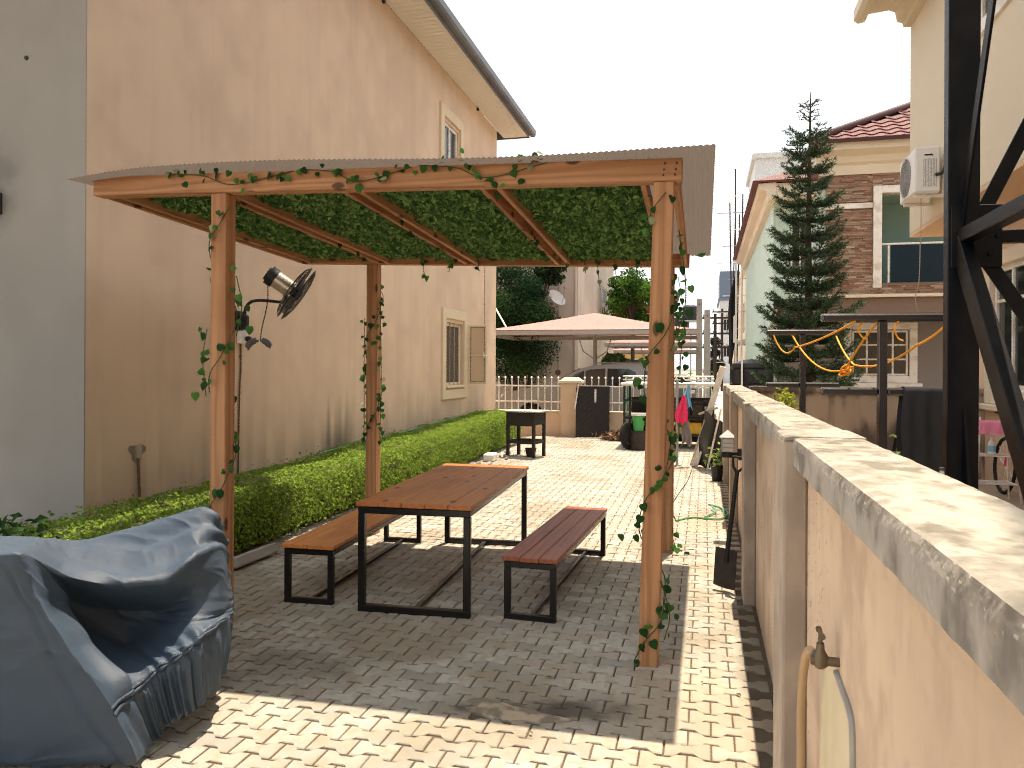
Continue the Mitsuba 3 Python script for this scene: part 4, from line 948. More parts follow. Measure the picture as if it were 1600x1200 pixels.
# things on the paving by the wall
single('green_garden_hose', cat([tube(smoothpath([[-0.30, 8.75, 0.012], [-0.12, 8.98, 0.012], [0.08, 8.96, 0.012], [0.2, 9.0, 0.015], [0.28, 9.35, 0.02], [0.18, 9.75, 0.015], [0.06, 9.9, 0.012]], 8), 0.010, 6), tube(smoothpath([[0.02, 9.05, 0.012], [0.14, 9.35, 0.03], [0.10, 9.6, 0.05], [0.22, 9.55, 0.03], [0.24, 9.2, 0.012]], 8), 0.010, 6)]), 'hose_green', 'pale green hose lying in loops on the sunny paving by the boundary wall', 'hose', smooth=40)
single('ground_cable', tube(smoothpath([[-0.30, 8.8, 0.008], [-0.38, 9.6, 0.008], [-0.33, 10.6, 0.008], [-0.24, 11.8, 0.008], [-0.2, 12.9, 0.008], [-0.18, 14.0, 0.008]], 8), 0.0055, 5), 'black_plastic', 'thin dark cable running along the paving towards the leaning planks', 'cable', smooth=40)

# ------------------------------------------------------------------ steel tower
tw = thing('steel_tower', 'tall black steel lattice tower rising just beyond the boundary wall', 'tower')
TX0, TX1, TY0, TY1, TH = 1.13, 2.40, 2.72, 3.88, 13.2
for (x, y) in ((TX0, TY1), (TX0, TY0), (TX1, TY1), (TX1, TY0)):
    sx = 1 if x == TX0 else -1; sy = 1 if y == TY0 else -1
    obj('column', cat([box(x - 0.065, x + 0.065, y - 0.035, y + 0.035, -0.1, TH, 0.004)]), 'tower_steel', tw)
    obj('base_gusset', hull([[x - 0.02 * sx, y + sy * 0.036, 0], [x + 0.0, y + sy * 0.34, 0.0], [x, y + sy * 0.036, 1.55], [x + 0.012, y + sy * 0.036, 1.55], [x + 0.012, y + sy * 0.34, 0.0]]), 'tower_steel', tw)
lev = [2.30, 4.85, 7.4, 9.95, 12.5]


def brace(p, q_, w=0.062, t=0.012, nm='brace'): obj(nm, bar(p, q_, t, w, 0.002), 'tower_steel', tw)


zz = [0.35] + lev
for x in (TX0, TX1):
    for i, z in enumerate(lev):
        obj('girt', box(x - 0.034, x + 0.03, TY0 + 0.036, TY1 - 0.036, z - 0.03, z + 0.03, 0.004), 'tower_steel', tw)
    for a, b in zip(zz[:-1], zz[1:]):
        if a < 1:
            obj('brace', bar([x - 0.01, TY1 - 0.03, b - 0.03], [x - 0.01, TY0 + 0.03, 0.95], 0.055, 0.11, 0.004), 'tower_steel', tw)
        else:
            brace([x - 0.01, TY1 - 0.02, a + 0.03], [x - 0.01, TY0 + 0.02, b - 0.03]); brace([x + 0.02, TY0 + 0.02, a + 0.03], [x + 0.02, TY1 - 0.02, b - 0.03])
for y in (TY1, TY0):
    for z in lev: obj('girt', box(TX0 + 0.066, TX1 - 0.066, y - 0.03, y + 0.03, z - 0.028, z + 0.028, 0.004), 'tower_steel', tw)
    for a, b in zip(zz[:-1], zz[1:]):
        brace([TX0 + 0.05, y + 0.01, a + 0.03], [TX1 - 0.05, y + 0.01, b - 0.03]); brace([TX1 - 0.05, y - 0.02, a + 0.03], [TX0 + 0.05, y - 0.02, b - 0.03])
for z in lev[:2]:
    gs = obj('gusset_plate', box(TX0 - 0.055, TX0 + 0.15, TY1 - 0.048, TY1 - 0.036, z - 0.14, z + 0.14, 0.003), 'tower_steel', tw)
    for dx_, dz_ in ((0.1, 0.08), (0.1, -0.08), (0.13, 0.0), (0.0, 0.09), (0.0, -0.09)):
        obj('bolt', cyl([TX0 + dx_, TY1 - 0.062, z + dz_], [TX0 + dx_, TY1 - 0.048, z + dz_], 0.011, 6), 'tower_steel', gs)
obj('platform', box(TX0 - 0.1, TX1 + 0.1, TY0 - 0.1, TY1 + 0.1, TH, TH + 0.05), 'tower_steel', tw)
tk = thing('tower_tank', 'black ribbed water tank on top of the steel tower', 'water tank')
obj('tank', lathe([(0.0, TH + 1.25), (0.25, TH + 1.23), (0.5, TH + 1.1), (0.52, TH + 0.9), (0.49, TH + 0.86), (0.52, TH + 0.82), (0.52, TH + 0.5), (0.49, TH + 0.46), (0.52, TH + 0.42), (0.52, TH + 0.06), (0.0, TH + 0.055)], 28, ((TX0 + TX1) / 2, (TY0 + TY1) / 2, 0)), 'black_plastic', tk, smooth=30)

# ------------------------------------------------------------------ clothes posts, ropes, cloth
def tpost(label, x, y, deg, l, s):
    k = thing('clothes_post', label, 'clothes post', 'steel clothes posts beyond the boundary wall')
    A = lambda m: rotz(m.apply_translation([x, y, 0]) or m, deg, (x, y, 0))
    obj('upright', A(box(-s / 2, s / 2, -s / 2, s / 2, -0.1, 2.02, 0.003)), 'post_steel', k)
    obj('crossbar', A(box(-l / 2, l / 2, -s / 2, s / 2, 2.021, 2.021 + s, 0.017)), 'post_steel', k)
    obj('crossbar', A(box(-l / 2, -s / 2 - 0.001, -s / 2, s / 2, 1.53, 1.53 + s, 0.017)), 'post_steel', k)
    obj('crossbar', A(box(s / 2 + 0.001, l / 2, -s / 2, s / 2, 1.53, 1.53 + s, 0.017)), 'post_steel', k)
    return k


tpost('nearer black steel clothes post with two crossbars and a dark cloth over the lower one', 1.145, 5.54, 6, 0.78, 0.052)
tpost('farther black steel clothes post with two crossbars, in front of the pine', 0.895, 7.64, 6, 0.66, 0.05)


def rope(label, pts, sag): 
    out = []
    for (a, b), s in zip(zip(pts[:-1], pts[1:]), sag):
        a, b = np.array(a, float), np.array(b, float); t = np.linspace(0, 1, 15)[:, None]
        out.append((a * (1 - t) + b * t - np.array([0, 0, 1.0]) * s * 4 * t * (1 - t))[:-1])
    P = np.vstack(out + [np.array(pts[-1], float)[None]])
    return single('clothes_line', tube(P, 0.0075, 7), 'rope_orange', label, 'rope', None, smooth=40)


zt = 2.02
rope('orange rope sagging from the left end of the farther clothes post to the nearer one', [(0.63, 7.58, zt), (0.80, 7.40, 1.90), (0.97, 5.50, zt)], (0.10, 0.02))
rope('orange rope hanging in a deep loop between the two clothes posts', [(0.80, 7.62, zt), (1.06, 6.4, 1.70), (1.12, 5.55, zt)], (0.12, -0.02))
rope('orange rope slack from the right end of the farther clothes post', [(1.19, 7.68, zt), (1.14, 6.5, 1.74), (1.32, 5.4, 1.86), (1.47, 5.2, zt)], (0.03, 0.06, 0.02))
kn = []
for i in range(4):
    a = np.linspace(0, 2 * np.pi, 14)
    r_ = 0.018 + 0.022 * rng.random(); o = rng.normal(0, 0.022, 3); ta, tb = rng.normal(size=3), rng.normal(size=3)
    ta /= np.linalg.norm(ta); tb -= ta * (tb @ ta); tb /= np.linalg.norm(tb)
    kn.append(tube(np.array([1.085, 6.45, 1.715]) + o + r_ * (np.cos(a)[:, None] * ta * 1.3 + np.sin(a)[:, None] * tb), 0.0075, 6, False))
single('rope_knot', cat(kn), 'rope_orange', 'tangled knot of orange rope at the lowest point between the clothes posts', 'rope', smooth=40)
kn = []
for x0, l in ((1.02, 0.10), (1.24, 0.11)):
    kn.append(tube(smoothpath([[x0, 5.53, zt], [x0 - 0.03, 5.5, zt - 0.05], [x0 - 0.01, 5.49, zt - l], [x0 + 0.02, 5.48, zt - l - 0.02]], 8), 0.006, 6))
single('rope_end', cat(kn[:1]), 'rope_orange', 'loose orange rope end hanging left of the nearer clothes post', 'rope', smooth=40)
single('rope_end', cat(kn[1:]), 'rope_orange', 'loose orange rope end hanging right of the nearer clothes post', 'rope', smooth=40)


def drape(x0, x1, y, ztop, l0, l1, seed, amp=0.012, rot=0):
    def f(u, v):
        t = (v - 0.5) * 2; L_ = np.where(t < 0, l0, l1)
        s = np.abs(t) * L_; over = np.clip(s / 0.05, 0, 1)
        yy_ = y + np.sign(t) * 0.036 * np.sin(over * np.pi / 2) + np.sign(t) * 0.03 * np.clip(s - 0.05, 0, 9)
        z_ = ztop + 0.036 * (np.cos(over * np.pi / 2) - 1) * 1.0 - np.clip(s - 0.05, 0, 9)
        fold = amp * np.sin(u * 17 + seed) * np.clip(s * 4, 0, 1) + 0.03 * (meshkit.fbm(np.c_[u * 4, v * 3, 0 * u + seed], 3) - 0.5) * np.clip(s * 3, 0, 1)
        xx = x0 + (x1 - x0) * u - 0.06 * np.clip(s - 0.1, 0, 1) * (1 - u) + 0.01 * np.sin(s * 9 + seed)
        return np.c_[xx, yy_ + fold, z_]
    return grid(f, 50, 60)


single('dark_cloth', rotz(drape(1.27, 1.55, 5.54, 1.592, 0.55, 0.45, 3.0), 6, (1.145, 5.54, 0)), 'dark_cloth', 'dark grey cloth hung over the lower bar of the nearer clothes post', 'cloth', smooth=True)
single('dark_sheet', drape(1.56, 1.90, 7.0, 1.33, 1.2, 1.2, 7.0, 0.03), 'dark_cloth', 'large dark sheet hanging behind the nearer clothes post, low beside the tower', 'sheet', smooth=True)

# plant and bits behind the wall
def potplant(name, label, x, y, z0, r, hh, nl, ln_, lo, hi, potm, catg='pot plant', up=0.8):
    k = thing(name, label, catg)
    obj('pot', lathe([(0.0, z0), (r * 0.7, z0), (r, z0 + hh), (r * 1.08, z0 + hh), (r * 1.08, z0 + hh - 0.025), (r * 0.95, z0 + hh - 0.03), (0.0, z0 + hh - 0.035)], 20, (x, y, 0)), potm, k, smooth=30)
    P = np.array([x, y, z0 + hh]) + rng.normal(0, 1, (nl, 3)) * [r * 0.9, r * 0.9, ln_ * 0.9] + [0, 0, ln_ * 1.4]
    P[:, 2] = np.maximum(P[:, 2], z0 + hh * 0.8)
    obj('leaves', leafcards(P, rng.normal(0, 0.6, (nl, 3)) + [0, -0.2, up], rng.uniform(0.6, 1.3, nl) * ln_, 0.5), 'tree_leaf', k, kind='stuff', color=tones(nl, lo, hi))
    obj('stem', cat([tube([[x, y, z0 + hh - 0.05], p * 0.6 + np.array([x, y, z0 + hh]) * 0.4, p], 0.004, 4) for p in P[:14]]), 'stem_green', k)
    return k


potplant('pot_plant', 'small spiky pot plant just behind the boundary wall by the dark sheet', 1.42, 6.1, 0.82, 0.07, 0.16, 46, 0.09, [0.10, 0.16, 0.06], [0.25, 0.32, 0.14], 'terracotta')
single('brick_stand', cbox([1.42, 6.1, 0.4], [0.16, 0.16, 0.415], 0.02), 'terracotta', 'brown masonry stand carrying the small spiky pot plant', 'stand')
sb2 = thing('young_shrub', 'yellow-green young shrub showing over the boundary wall in front of the cross wall', 'shrub')
P = np.array([0.98, 10.2, 1.28]) + rng.normal(0, 1, (260, 3)) * [0.07, 0.07, 0.09]
obj('leaves', leafcards(P, rng.normal(0, 0.7, (260, 3)) + [0, 0, 0.6], rng.uniform(0.04, 0.08, 260), 0.55), 'tree_leaf', sb2, kind='stuff', color=tones(260, [0.22, 0.28, 0.03], [0.42, 0.46, 0.08]))
obj('stem', cat([tube([[0.98, 10.2, 0], [0.98, 10.2, 0.8], p], [0.015, 0.01, 0.004], 5) for p in P[:16]]), 'stem_green', sb2)
bt = thing('plastic_bottle', 'small pale plastic bottle standing on the coping beside the tower column', 'bottle')
obj('body', lathe([(0, 0), (0.018, 0), (0.02, 0.01), (0.02, 0.06), (0.009, 0.085), (0.009, 0.098), (0, 0.098)], 14, (1.02, 3.75, 1.16)), 'white_plastic', bt, smooth=40)
obj('cap', cyl([1.02, 3.75, 1.259], [1.02, 3.75, 1.272], 0.011, 10), 'grey_plastic', bt)
obj('ledge', box(0.96, 1.05, 3.68, 3.82, 1.14, 1.158, 0.003), 'tower_steel', bt)

# white wire rack with pink cloth, and a bicycle behind
rk = thing('wire_rack', 'white wire rack by the cream house wall, seen below the tower brace', 'rack')
rx, ry, rz = 3.06, 9.4, 0.28
for dx in (-0.17, 0.17):
    for dy in (-0.14, 0.14):
        obj('leg', tube([[rx + dx * 1.25, ry + dy * 1.2, rz], [rx + dx, ry + dy, rz + 0.92]], 0.009, 6), 'white_paint', rk)
for z in (rz + 0.86, rz + 0.5, rz + 0.2):
    sh_ = obj('shelf', ring('y', 0, rx - 0.19, rx + 0.19, -0.15, 0.15, 0.014, -0.007, 0.007).apply_transform(trimesh.transformations.euler_matrix(math.pi / 2, 0, 0)).apply_translation([0, ry, z]), 'white_paint', rk)
    for t in np.linspace(-0.13, 0.13, 6):
        obj('wire', tube([[rx - 0.18, ry + t, z], [rx + 0.18, ry + t, z]], 0.003, 4), 'white_paint', sh_)
single('pink_cloth', cat([drape(rx - 0.20, rx + 0.12, ry - 0.16, rz + 0.885, 0.16, 0.10, 2.0, 0.01)]), 'rose_cloth', 'pink cloth hung over the top of the white wire rack', 'cloth', smooth=True)
bo = thing('bleach_bottle', 'blue and white bottle on the middle shelf of the white rack', 'bottle')
obj('body', lathe([(0, 0), (0.035, 0), (0.038, 0.02), (0.036, 0.12), (0.014, 0.16), (0.014, 0.18), (0, 0.18)], 14, (rx - 0.03, ry - 0.05, rz + 0.512)), 'white_plastic', bo, smooth=40)
obj('label_band', lathe([(0.0385, 0.03), (0.039, 0.035), (0.039, 0.09), (0.0385, 0.095)], 14, (rx - 0.03, ry - 0.05, rz + 0.512)), 'blue_cloth', bo, smooth=40)
bc = thing('bicycle', 'dark bicycle standing by the cream house behind the white rack', 'bicycle')
for cy3 in (8.95, 9.95):
    a = np.linspace(0, 2 * np.pi, 33)
    c_ = np.array([3.36, cy3, rz + 0.33])
    kx = obj('wheel', tube(c_ + 0.31 * np.c_[0.06 * np.sin(a), np.cos(a), np.sin(a)], 0.02, 8, False), 'rubber', bc, smooth=40)
    obj('spokes', cat([tube([c_, c_ + 0.3 * np.array([0.06 * math.sin(t), math.cos(t), math.sin(t)])], 0.002, 4) for t in np.linspace(0, 2 * np.pi, 17)[:-1]]), 'chrome', kx)
obj('frame', cat([tube([[3.36, 8.95, rz + 0.33], [3.36, 9.4, rz + 0.32], [3.38, 9.22, rz + 0.78], [3.36, 8.95, rz + 0.33]], 0.016, 6), tube([[3.36, 9.4, rz + 0.32], [3.38, 9.8, rz + 0.75], [3.38, 9.23, rz + 0.74]], 0.016, 6), tube([[3.36, 9.95, rz + 0.33], [3.38, 9.78, rz + 0.9]], 0.014, 6)]), 'pink_cloth', bc, smooth=40)
obj('saddle', cbox([3.38, 9.2, rz + 0.81], [0.05, 0.11, 0.025], 0.02), 'black_plastic', bc)
obj('handlebar', tube([[3.18, 9.72, rz + 0.95], [3.38, 9.77, rz + 0.92], [3.50, 9.72, rz + 0.95]], 0.012, 6), 'black_plastic', bc)

struct('terrace', box(BX1 + 0.07, 9.5, -3.0, 11.19, -0.3, 0.28), 'earth', 'bare sandy ground of the neighbouring garden beyond the boundary wall')

# ------------------------------------------------------------------ cream house (right)
ch = thing('cream_house', 'cream two storey house on the right with jettied upper floor, air conditioner and moulded eaves', 'house')
HX, HY0, HY1, LX = 3.0, -10.0, 12.72, 3.55
uo = [(8.55, 9.75, 5.6, 6.55)]
obj('upper_wall', wall_open('x', HX, 0.0, 0.25, HY0, HY1 - 0.26, 3.76, 7.3, uo), 'cream_wall', ch)
obj('upper_end_wall', box(HX + 0.001, 9.0, HY1 - 0.255, HY1, 3.76, 7.3), 'cream_wall', ch)
obj('jetty_soffit', box(HX + 0.002, LX + 0.3, HY0, HY1 - 0.002, 3.70, 3.757), 'apricot_wall', ch)
lo_ = [(9.3, 10.95, 1.45, 3.0)]
obj('lower_wall', wall_open('x', LX, 0.0, 0.25, HY0, HY1 - 0.5, -0.1, 3.70, lo_), 'apricot_wall', ch, label='peach lower wall with a white framed window')
obj('lower_end_wall', box(LX, 9.0, HY1 - 0.495, HY1 - 0.245, -0.1, 3.70), 'apricot_wall', ch)
obj('room', cat([box(4.6, 4.65, 7, 12, 0, 7), box(3.85, 4.59, 7, 7.05, 0, 7), box(3.85, 4.59, 11.9, 11.95, 0, 7), box(3.85, 4.59, 7.06, 11.89, 3.76, 3.85)]), 'dark_room', ch)
window(ch, 'x', LX, -1, 9.305, 10.945, 1.455, 2.995, bars=2, hbars=(0.72,), deep=0.07, w=0.07)
obj('surround', ring('x', LX, 9.12, 11.13, 1.28, 3.17, 0.18, 0.03, -0.04, 0.006), 'cream_wall', ch)
obj('sill', slab('x', LX, 9.05, 11.2, 1.20, 1.275, 0.02, -0.10, 0.01), 'cream_wall', ch)
window(ch, 'x', HX, -1, 8.555, 9.745, 5.605, 6.545, bars=1, deep=0.07, w=0.06)
obj('surround', ring('x', HX, 8.4, 9.9, 5.45, 6.7, 0.14, 0.03, -0.035, 0.006), 'white_paint', ch)
cp = [(HX, 6.88), (HX - 0.10, 6.88), (HX - 0.12, 6.95), (HX - 0.19, 6.97), (HX - 0.22, 7.12), (HX - 0.30, 7.16), (HX - 0.62, 7.13), (HX - 0.64, 7.02), (HX - 0.74, 7.0), (HX - 0.80, 7.05), (HX - 0.80, 7.20), (HX - 0.70, 7.30), (HX, 7.32)]
obj('cornice', prism(cp, HY0, HY1 - 0.003), 'cream_wall', ch)
obj('roof', prism([(HX - 0.66, 7.325), (HX - 0.66, 7.36), (6.0, 9.1), (9.2, 7.36), (9.2, 7.325)], HY0, HY1 - 0.3), 'tile_red', ch)
ac = thing('air_conditioner', 'white air conditioner outdoor unit hung on the cream house wall', 'air conditioner')
ax0, ax1, ay0, ay1, az0, az1 = 2.62, 2.92, 10.85, 11.65, 3.98, 4.57
obj('casing', box(ax0, ax1, ay0, ay1, az0, az1, 0.02), 'white_plastic', ac)
cy_, cz_ = ay0 + 0.46, (az0 + az1) / 2
fg = obj('fan_grille', cat([tube(np.c_[np.full(33, ax0 - 0.012), cy_ + r * np.cos(np.linspace(0, 2 * np.pi, 33)), cz_ + r * np.sin(np.linspace(0, 2 * np.pi, 33))], 0.005, 5, False) for r in (0.06, 0.10, 0.14, 0.18, 0.22, 0.255)] + [tube([[ax0 - 0.012, cy_, cz_], [ax0 - 0.012, cy_ + 0.255 * math.cos(t), cz_ + 0.255 * math.sin(t)]], 0.004, 4) for t in np.linspace(0, 2 * np.pi, 13)[:-1]]), 'grey_paint', ac)
obj('fan_opening', cyl([ax0 - 0.002, cy_, cz_], [ax0 + 0.004, cy_, cz_], 0.25, 28), 'grey_plastic', fg)
for i in range(9):
    obj('side_slot', box(ax0 + 0.10 + 0.018 * i, ax0 + 0.108 + 0.018 * i, ay0 - 0.002, ay0 + 0.004, az0 + 0.07, az1 - 0.16), 'grey_paint', ac)
obj('handle', box(ax0 + 0.11, ax0 + 0.21, ay0 - 0.003, ay0 + 0.004, az1 - 0.12, az1 - 0.10), 'black_plastic', ac)
for y in (ay0 + 0.12, ay1 - 0.12):
    obj('bracket', cat([box(ax0 + 0.02, HX + 0.01, y - 0.02, y + 0.02, az0 - 0.045, az0 - 0.004, 0.004), box(HX - 0.035, HX - 0.001, y - 0.02, y + 0.02, az0 - 0.044, az0 + 0.4, 0.004)]), 'white_plastic', ac)
obj('refrigerant_pipe', cat([tube(smoothpath([[ax1 - 0.06, ay0 - 0.01, az0 + 0.22], [ax1 + 0.01, ay0 - 0.06, az0 + 0.24], [HX - 0.03, ay0 - 0.10, az0 + 0.42], [HX - 0.01, ay0 - 0.12, az0 + 0.55]], 6), 0.022, 8)]), 'black_plastic', ac, smooth=40)
single('drain_hose', tube(smoothpath([[ax0 + 0.12, ay0 + 0.2, az0 - 0.03], [ax0 + 0.12, ay0 + 0.19, az0 - 0.3], [ax0 + 0.11, ay0 + 0.2, az0 - 0.9], [ax0 + 0.10, ay0 + 0.2, az0 - 1.15], [ax0 + 0.06, ay0 + 0.2, az0 - 1.35], [ax0 + 0.12, ay0 + 0.2, az0 - 1.6]], 8), 0.006, 5), 'grey_wood', 'thin pale drain hose dangling below the air conditioner', 'hose', smooth=40)

# ------------------------------------------------------------------ brick-clad house with the red roof
rh = thing('stone_clad_house', 'brown stone-clad house with red tiled roof, balcony and mint side wing, behind the pine', 'house')
BY = 20.0
ho_ = [(4.10, 8.4, 3.78, 5.92)]
obj('upper_wall', wall_open('y', BY, 0.0, 0.25, 2.86, 10.0, 3.5, 6.45, ho_), 'brown_wall', rh)
# ledge stone cladding: each strip proud by its own amount
V_all, F_all, C_all = [], [], []
sr = np.random.default_rng(5)


def strips(x0, x1, z0, z1, y):
    z = z0
    while z < z1 - 0.01:
        hh = min(sr.uniform(0.028, 0.055), z1 - z); x = x0 - 0.0
        while x < x1 - 0.01:
            l = min(sr.uniform(0.10, 0.36), x1 - x); d = sr.uniform(0.012, 0.05)
            m = box(x + 0.002, x + l - 0.002, y - d, y + 0.01, z + 0.002, z + hh - 0.002)
            c = np.array([[0.30, 0.20, 0.145], [0.235, 0.15, 0.11], [0.36, 0.27, 0.205], [0.27, 0.145, 0.10]][sr.integers(4)]) * sr.uniform(0.8, 1.15)
            F_all.append(m.faces + 8 * len(V_all)); V_all.append(m.vertices); C_all.append(np.tile(c, (8, 1)))
            x += l
        z += hh


strips(2.86, 3.90, 3.75, 5.56, BY); strips(2.86, 3.90, 5.74, 6.4, BY); strips(3.90, 8.4, 6.12, 6.4, BY); strips(2.86, 8.4, 3.52, 3.745, BY)
obj('stone_cladding', trimesh.Trimesh(np.vstack(V_all), np.vstack(F_all), process=False), 'stone_strips', rh, kind='stuff', color=np.vstack(C_all))
obj('string_course', box(2.84, 3.905, BY - 0.06, BY + 0.0, 5.58, 5.71, 0.008), 'white_paint', rh)
obj('balcony_surround', cat([box(3.91, 4.10, BY - 0.09, BY + 0.24, 3.66, 6.10, 0.01), box(4.101, 8.4, BY - 0.088, BY + 0.238, 5.92, 6.098, 0.01)]), 'white_paint', rh)
obj('balcony_back', cat([box(4.10, 8.4, BY + 1.25, BY + 1.35, 3.5, 6.4), box(4.0, 4.099, BY + 0.25, BY + 1.24, 3.5, 6.4), box(4.1, 8.4, BY + 0.26, BY + 1.24, 5.92, 6.0)]), 'teal_wall', rh)
obj('balcony_floor', box(4.1, 8.4, BY + 0.26, BY + 1.24, 3.6, 3.78), 'grey_wall', rh)
br = obj('balcony_rail', cat([cyl([4.12, BY + 0.08, 4.72], [8.3, BY + 0.08, 4.72], 0.025, 8), box(4.26, 4.30, BY + 0.06, BY + 0.10, 3.78, 4.69, 0.004), box(5.56, 5.60, BY + 0.06, BY + 0.10, 3.78, 4.69, 0.004)]), 'white_paint', rh)
obj('rail_panel', box(4.33, 5.52, BY + 0.07, BY + 0.085, 3.80, 4.69, 0.003), 'navy_panel', br)
obj('rail_panel', box(5.64, 7.5, BY + 0.07, BY + 0.085, 3.80, 4.69, 0.003), 'navy_panel', br)
obj('frieze', prism([(BY, 6.401), (BY - 0.06, 6.401), (BY - 0.07, 6.62), (BY - 0.16, 6.68), (BY - 0.18, 6.82), (BY - 0.42, 6.92), (BY - 0.44, 7.12), (BY, 7.12)], 2.60, 10.0, 'x'), 'cream_wall', rh)
obj('frieze_end', box(2.605, 2.86, BY + 0.001, 30.0, 6.402, 7.118), 'cream_wall', rh)
obj('lower_sill_band', box(2.80, 8.4, BY - 0.07, BY + 0.0, 3.44, 3.515, 0.008), 'cream_wall', rh)
obj('undercroft_soffit', box(1.7, 9.0, BY + 0.02, BY + 1.6, 3.30, 3.438), 'brown_wall', rh)
obj('undercroft_beam', box(2.86, 9.0, BY + 0.012, BY + 0.30, 3.06, 3.299), 'brown_wall', rh)
GY = BY + 1.5
go_ = [(3.72, 5.06, 1.55, 2.72)]
obj('lower_wall', wall_open('y', GY, 0.0, 0.25, 1.9, 10.0, -0.1, 3.299, go_), 'mauve_wall', rh)
obj('room', box(3.3, 5.6, GY + 1.0, GY + 1.05, 0, 3.2), 'dark_room', rh)
window(rh, 'y', GY, -1, 3.725, 5.055, 1.555, 2.715, bars=3, hbars=(0.36, 0.68), deep=0.06, w=0.05)
obj('surround', cat([ring('y', GY, 3.52, 5.26, 1.37, 2.92, 0.18, 0.02, -0.06, 0.01), box(3.42, 5.36, GY - 0.14, GY + 0.01, 1.24, 1.365, 0.015)]), 'white_paint', rh, label='wide white plaster surround of the ground floor window')
obj('gate_panel', ring('y', GY, 2.05, 2.75, 0.3, 2.35, 0.05, -0.015, -0.05), 'grey_paint', rh)
obj('gate_panel', ring('y', GY, 2.78, 3.40, 0.3, 2.35, 0.05, -0.015, -0.05), 'grey_paint', rh)
# mint wing along the lane
obj('wing_front', wall_open('y', BY + 0.02, 0, 0.2, 1.66, 2.858, 3.44, 6.2, [(2.05, 2.5, 4.0, 5.4)]), 'mint_wall', rh)
window(rh, 'y', BY + 0.02, -1, 2.055, 2.495, 4.005, 5.395, bars=1, deep=0.06, w=0.04)
obj('wing_side', trimesh.Trimesh(*(lambda m: (m.vertices, m.faces))(prism([(BY, 3.2), (BY + 0.25, 3.0), (26.5, 1.2), (26.6, 0.3), (33, 0.3), (33, 6.2), (BY, 6.2)], 1.645, 1.66, 'x'))), 'mint_wall', rh, label='pale mint side wall of the wing, its foot cut on a slant')
obj('wing_cornice', cat([prism([(1.66, 5.8), (1.50, 5.8), (1.46, 5.98), (1.30, 6.04), (1.26, 6.18), (1.66, 6.195)], BY - 0.55, 33.0), box(1.662, 2.60, BY - 0.50, BY + 0.018, 5.82, 6.18)]), 'cream_wall', rh)
obj('wing_roof', hull([[1.12, BY - 0.62, 6.20], [1.12, BY - 0.62, 6.24], [2.58, BY - 0.62, 6.20], [2.58, BY - 0.62, 6.24], [1.12, 33, 6.20], [3.2, 33, 6.20], [2.9, BY + 1.0, 7.0], [3.2, 33, 7.35]]), 'tile_red', rh)
# main roof: individual pressed tiles in courses
RZ0, RY0, SL, RX0 = 7.10, BY - 0.52, math.radians(28.5), 2.45
rf_ = obj('roof', hull([[RX0, RY0 + 0.0, RZ0], [10.5, RY0, RZ0], [10.5, RY0 + 8, RZ0], [RX0, RY0 + 8, RZ0], [RX0 + 3.9, RY0 + 4, RZ0 + 4 * math.tan(SL) - 0.04], [10.5, RY0 + 4, RZ0 + 4 * math.tan(SL) - 0.04]]), 'ridge_red', rh, label='steep red hipped roof of pressed tiles')


def tilef(u, v):
    return np.c_[0.40 * u, 0.40 * v, 0.022 * np.cos(2 * np.pi * u) + 0.03 * (1 - v) + 0.012]


tm = grid(tilef, 9, 4); tv = tm.vertices
fr_ = tv[[i * 4 for i in range(9)]]
skirt = trimesh.Trimesh(np.vstack([fr_, fr_ - [0, 0, 0.035]]), [f for i in range(8) for f in ([i, i + 9, i + 10], [i, i + 10, i + 1])], process=False)
TP = mikit.ply(cat([tm, skirt]), 'surface_tile_red', smooth=40)
for c_ in range(0, 14):
    yy_ = c_ * 0.385
    x = RX0 + yy_ * math.cos(SL) * 0.98 + 0.05
    x = RX0 + math.ceil((x - RX0) / 0.40) * 0.40
    while x < 6.3:
        k = numbered(rf_ + '__tile')
        scene[k] = {**TP, 'to_world': T().translate([x, RY0 + yy_ * math.cos(SL), RZ0 + yy_ * math.sin(SL) + 0.005]).rotate([1, 0, 0], math.degrees(SL))}
        x += 0.40
obj('hip_ridge', tube([[RX0 - 0.03, RY0 - 0.03, RZ0 + 0.05], [RX0 + 3.9, RY0 + 4, RZ0 + 4 * math.tan(SL) + 0.05]], 0.10, 10), 'ridge_red', rf_, smooth=40)
obj('eaves_board', box(RX0 - 0.02, 10.5, RY0 - 0.03, RY0 - 0.002, RZ0 - 0.04, RZ0 + 0.05), 'ridge_red', rf_)

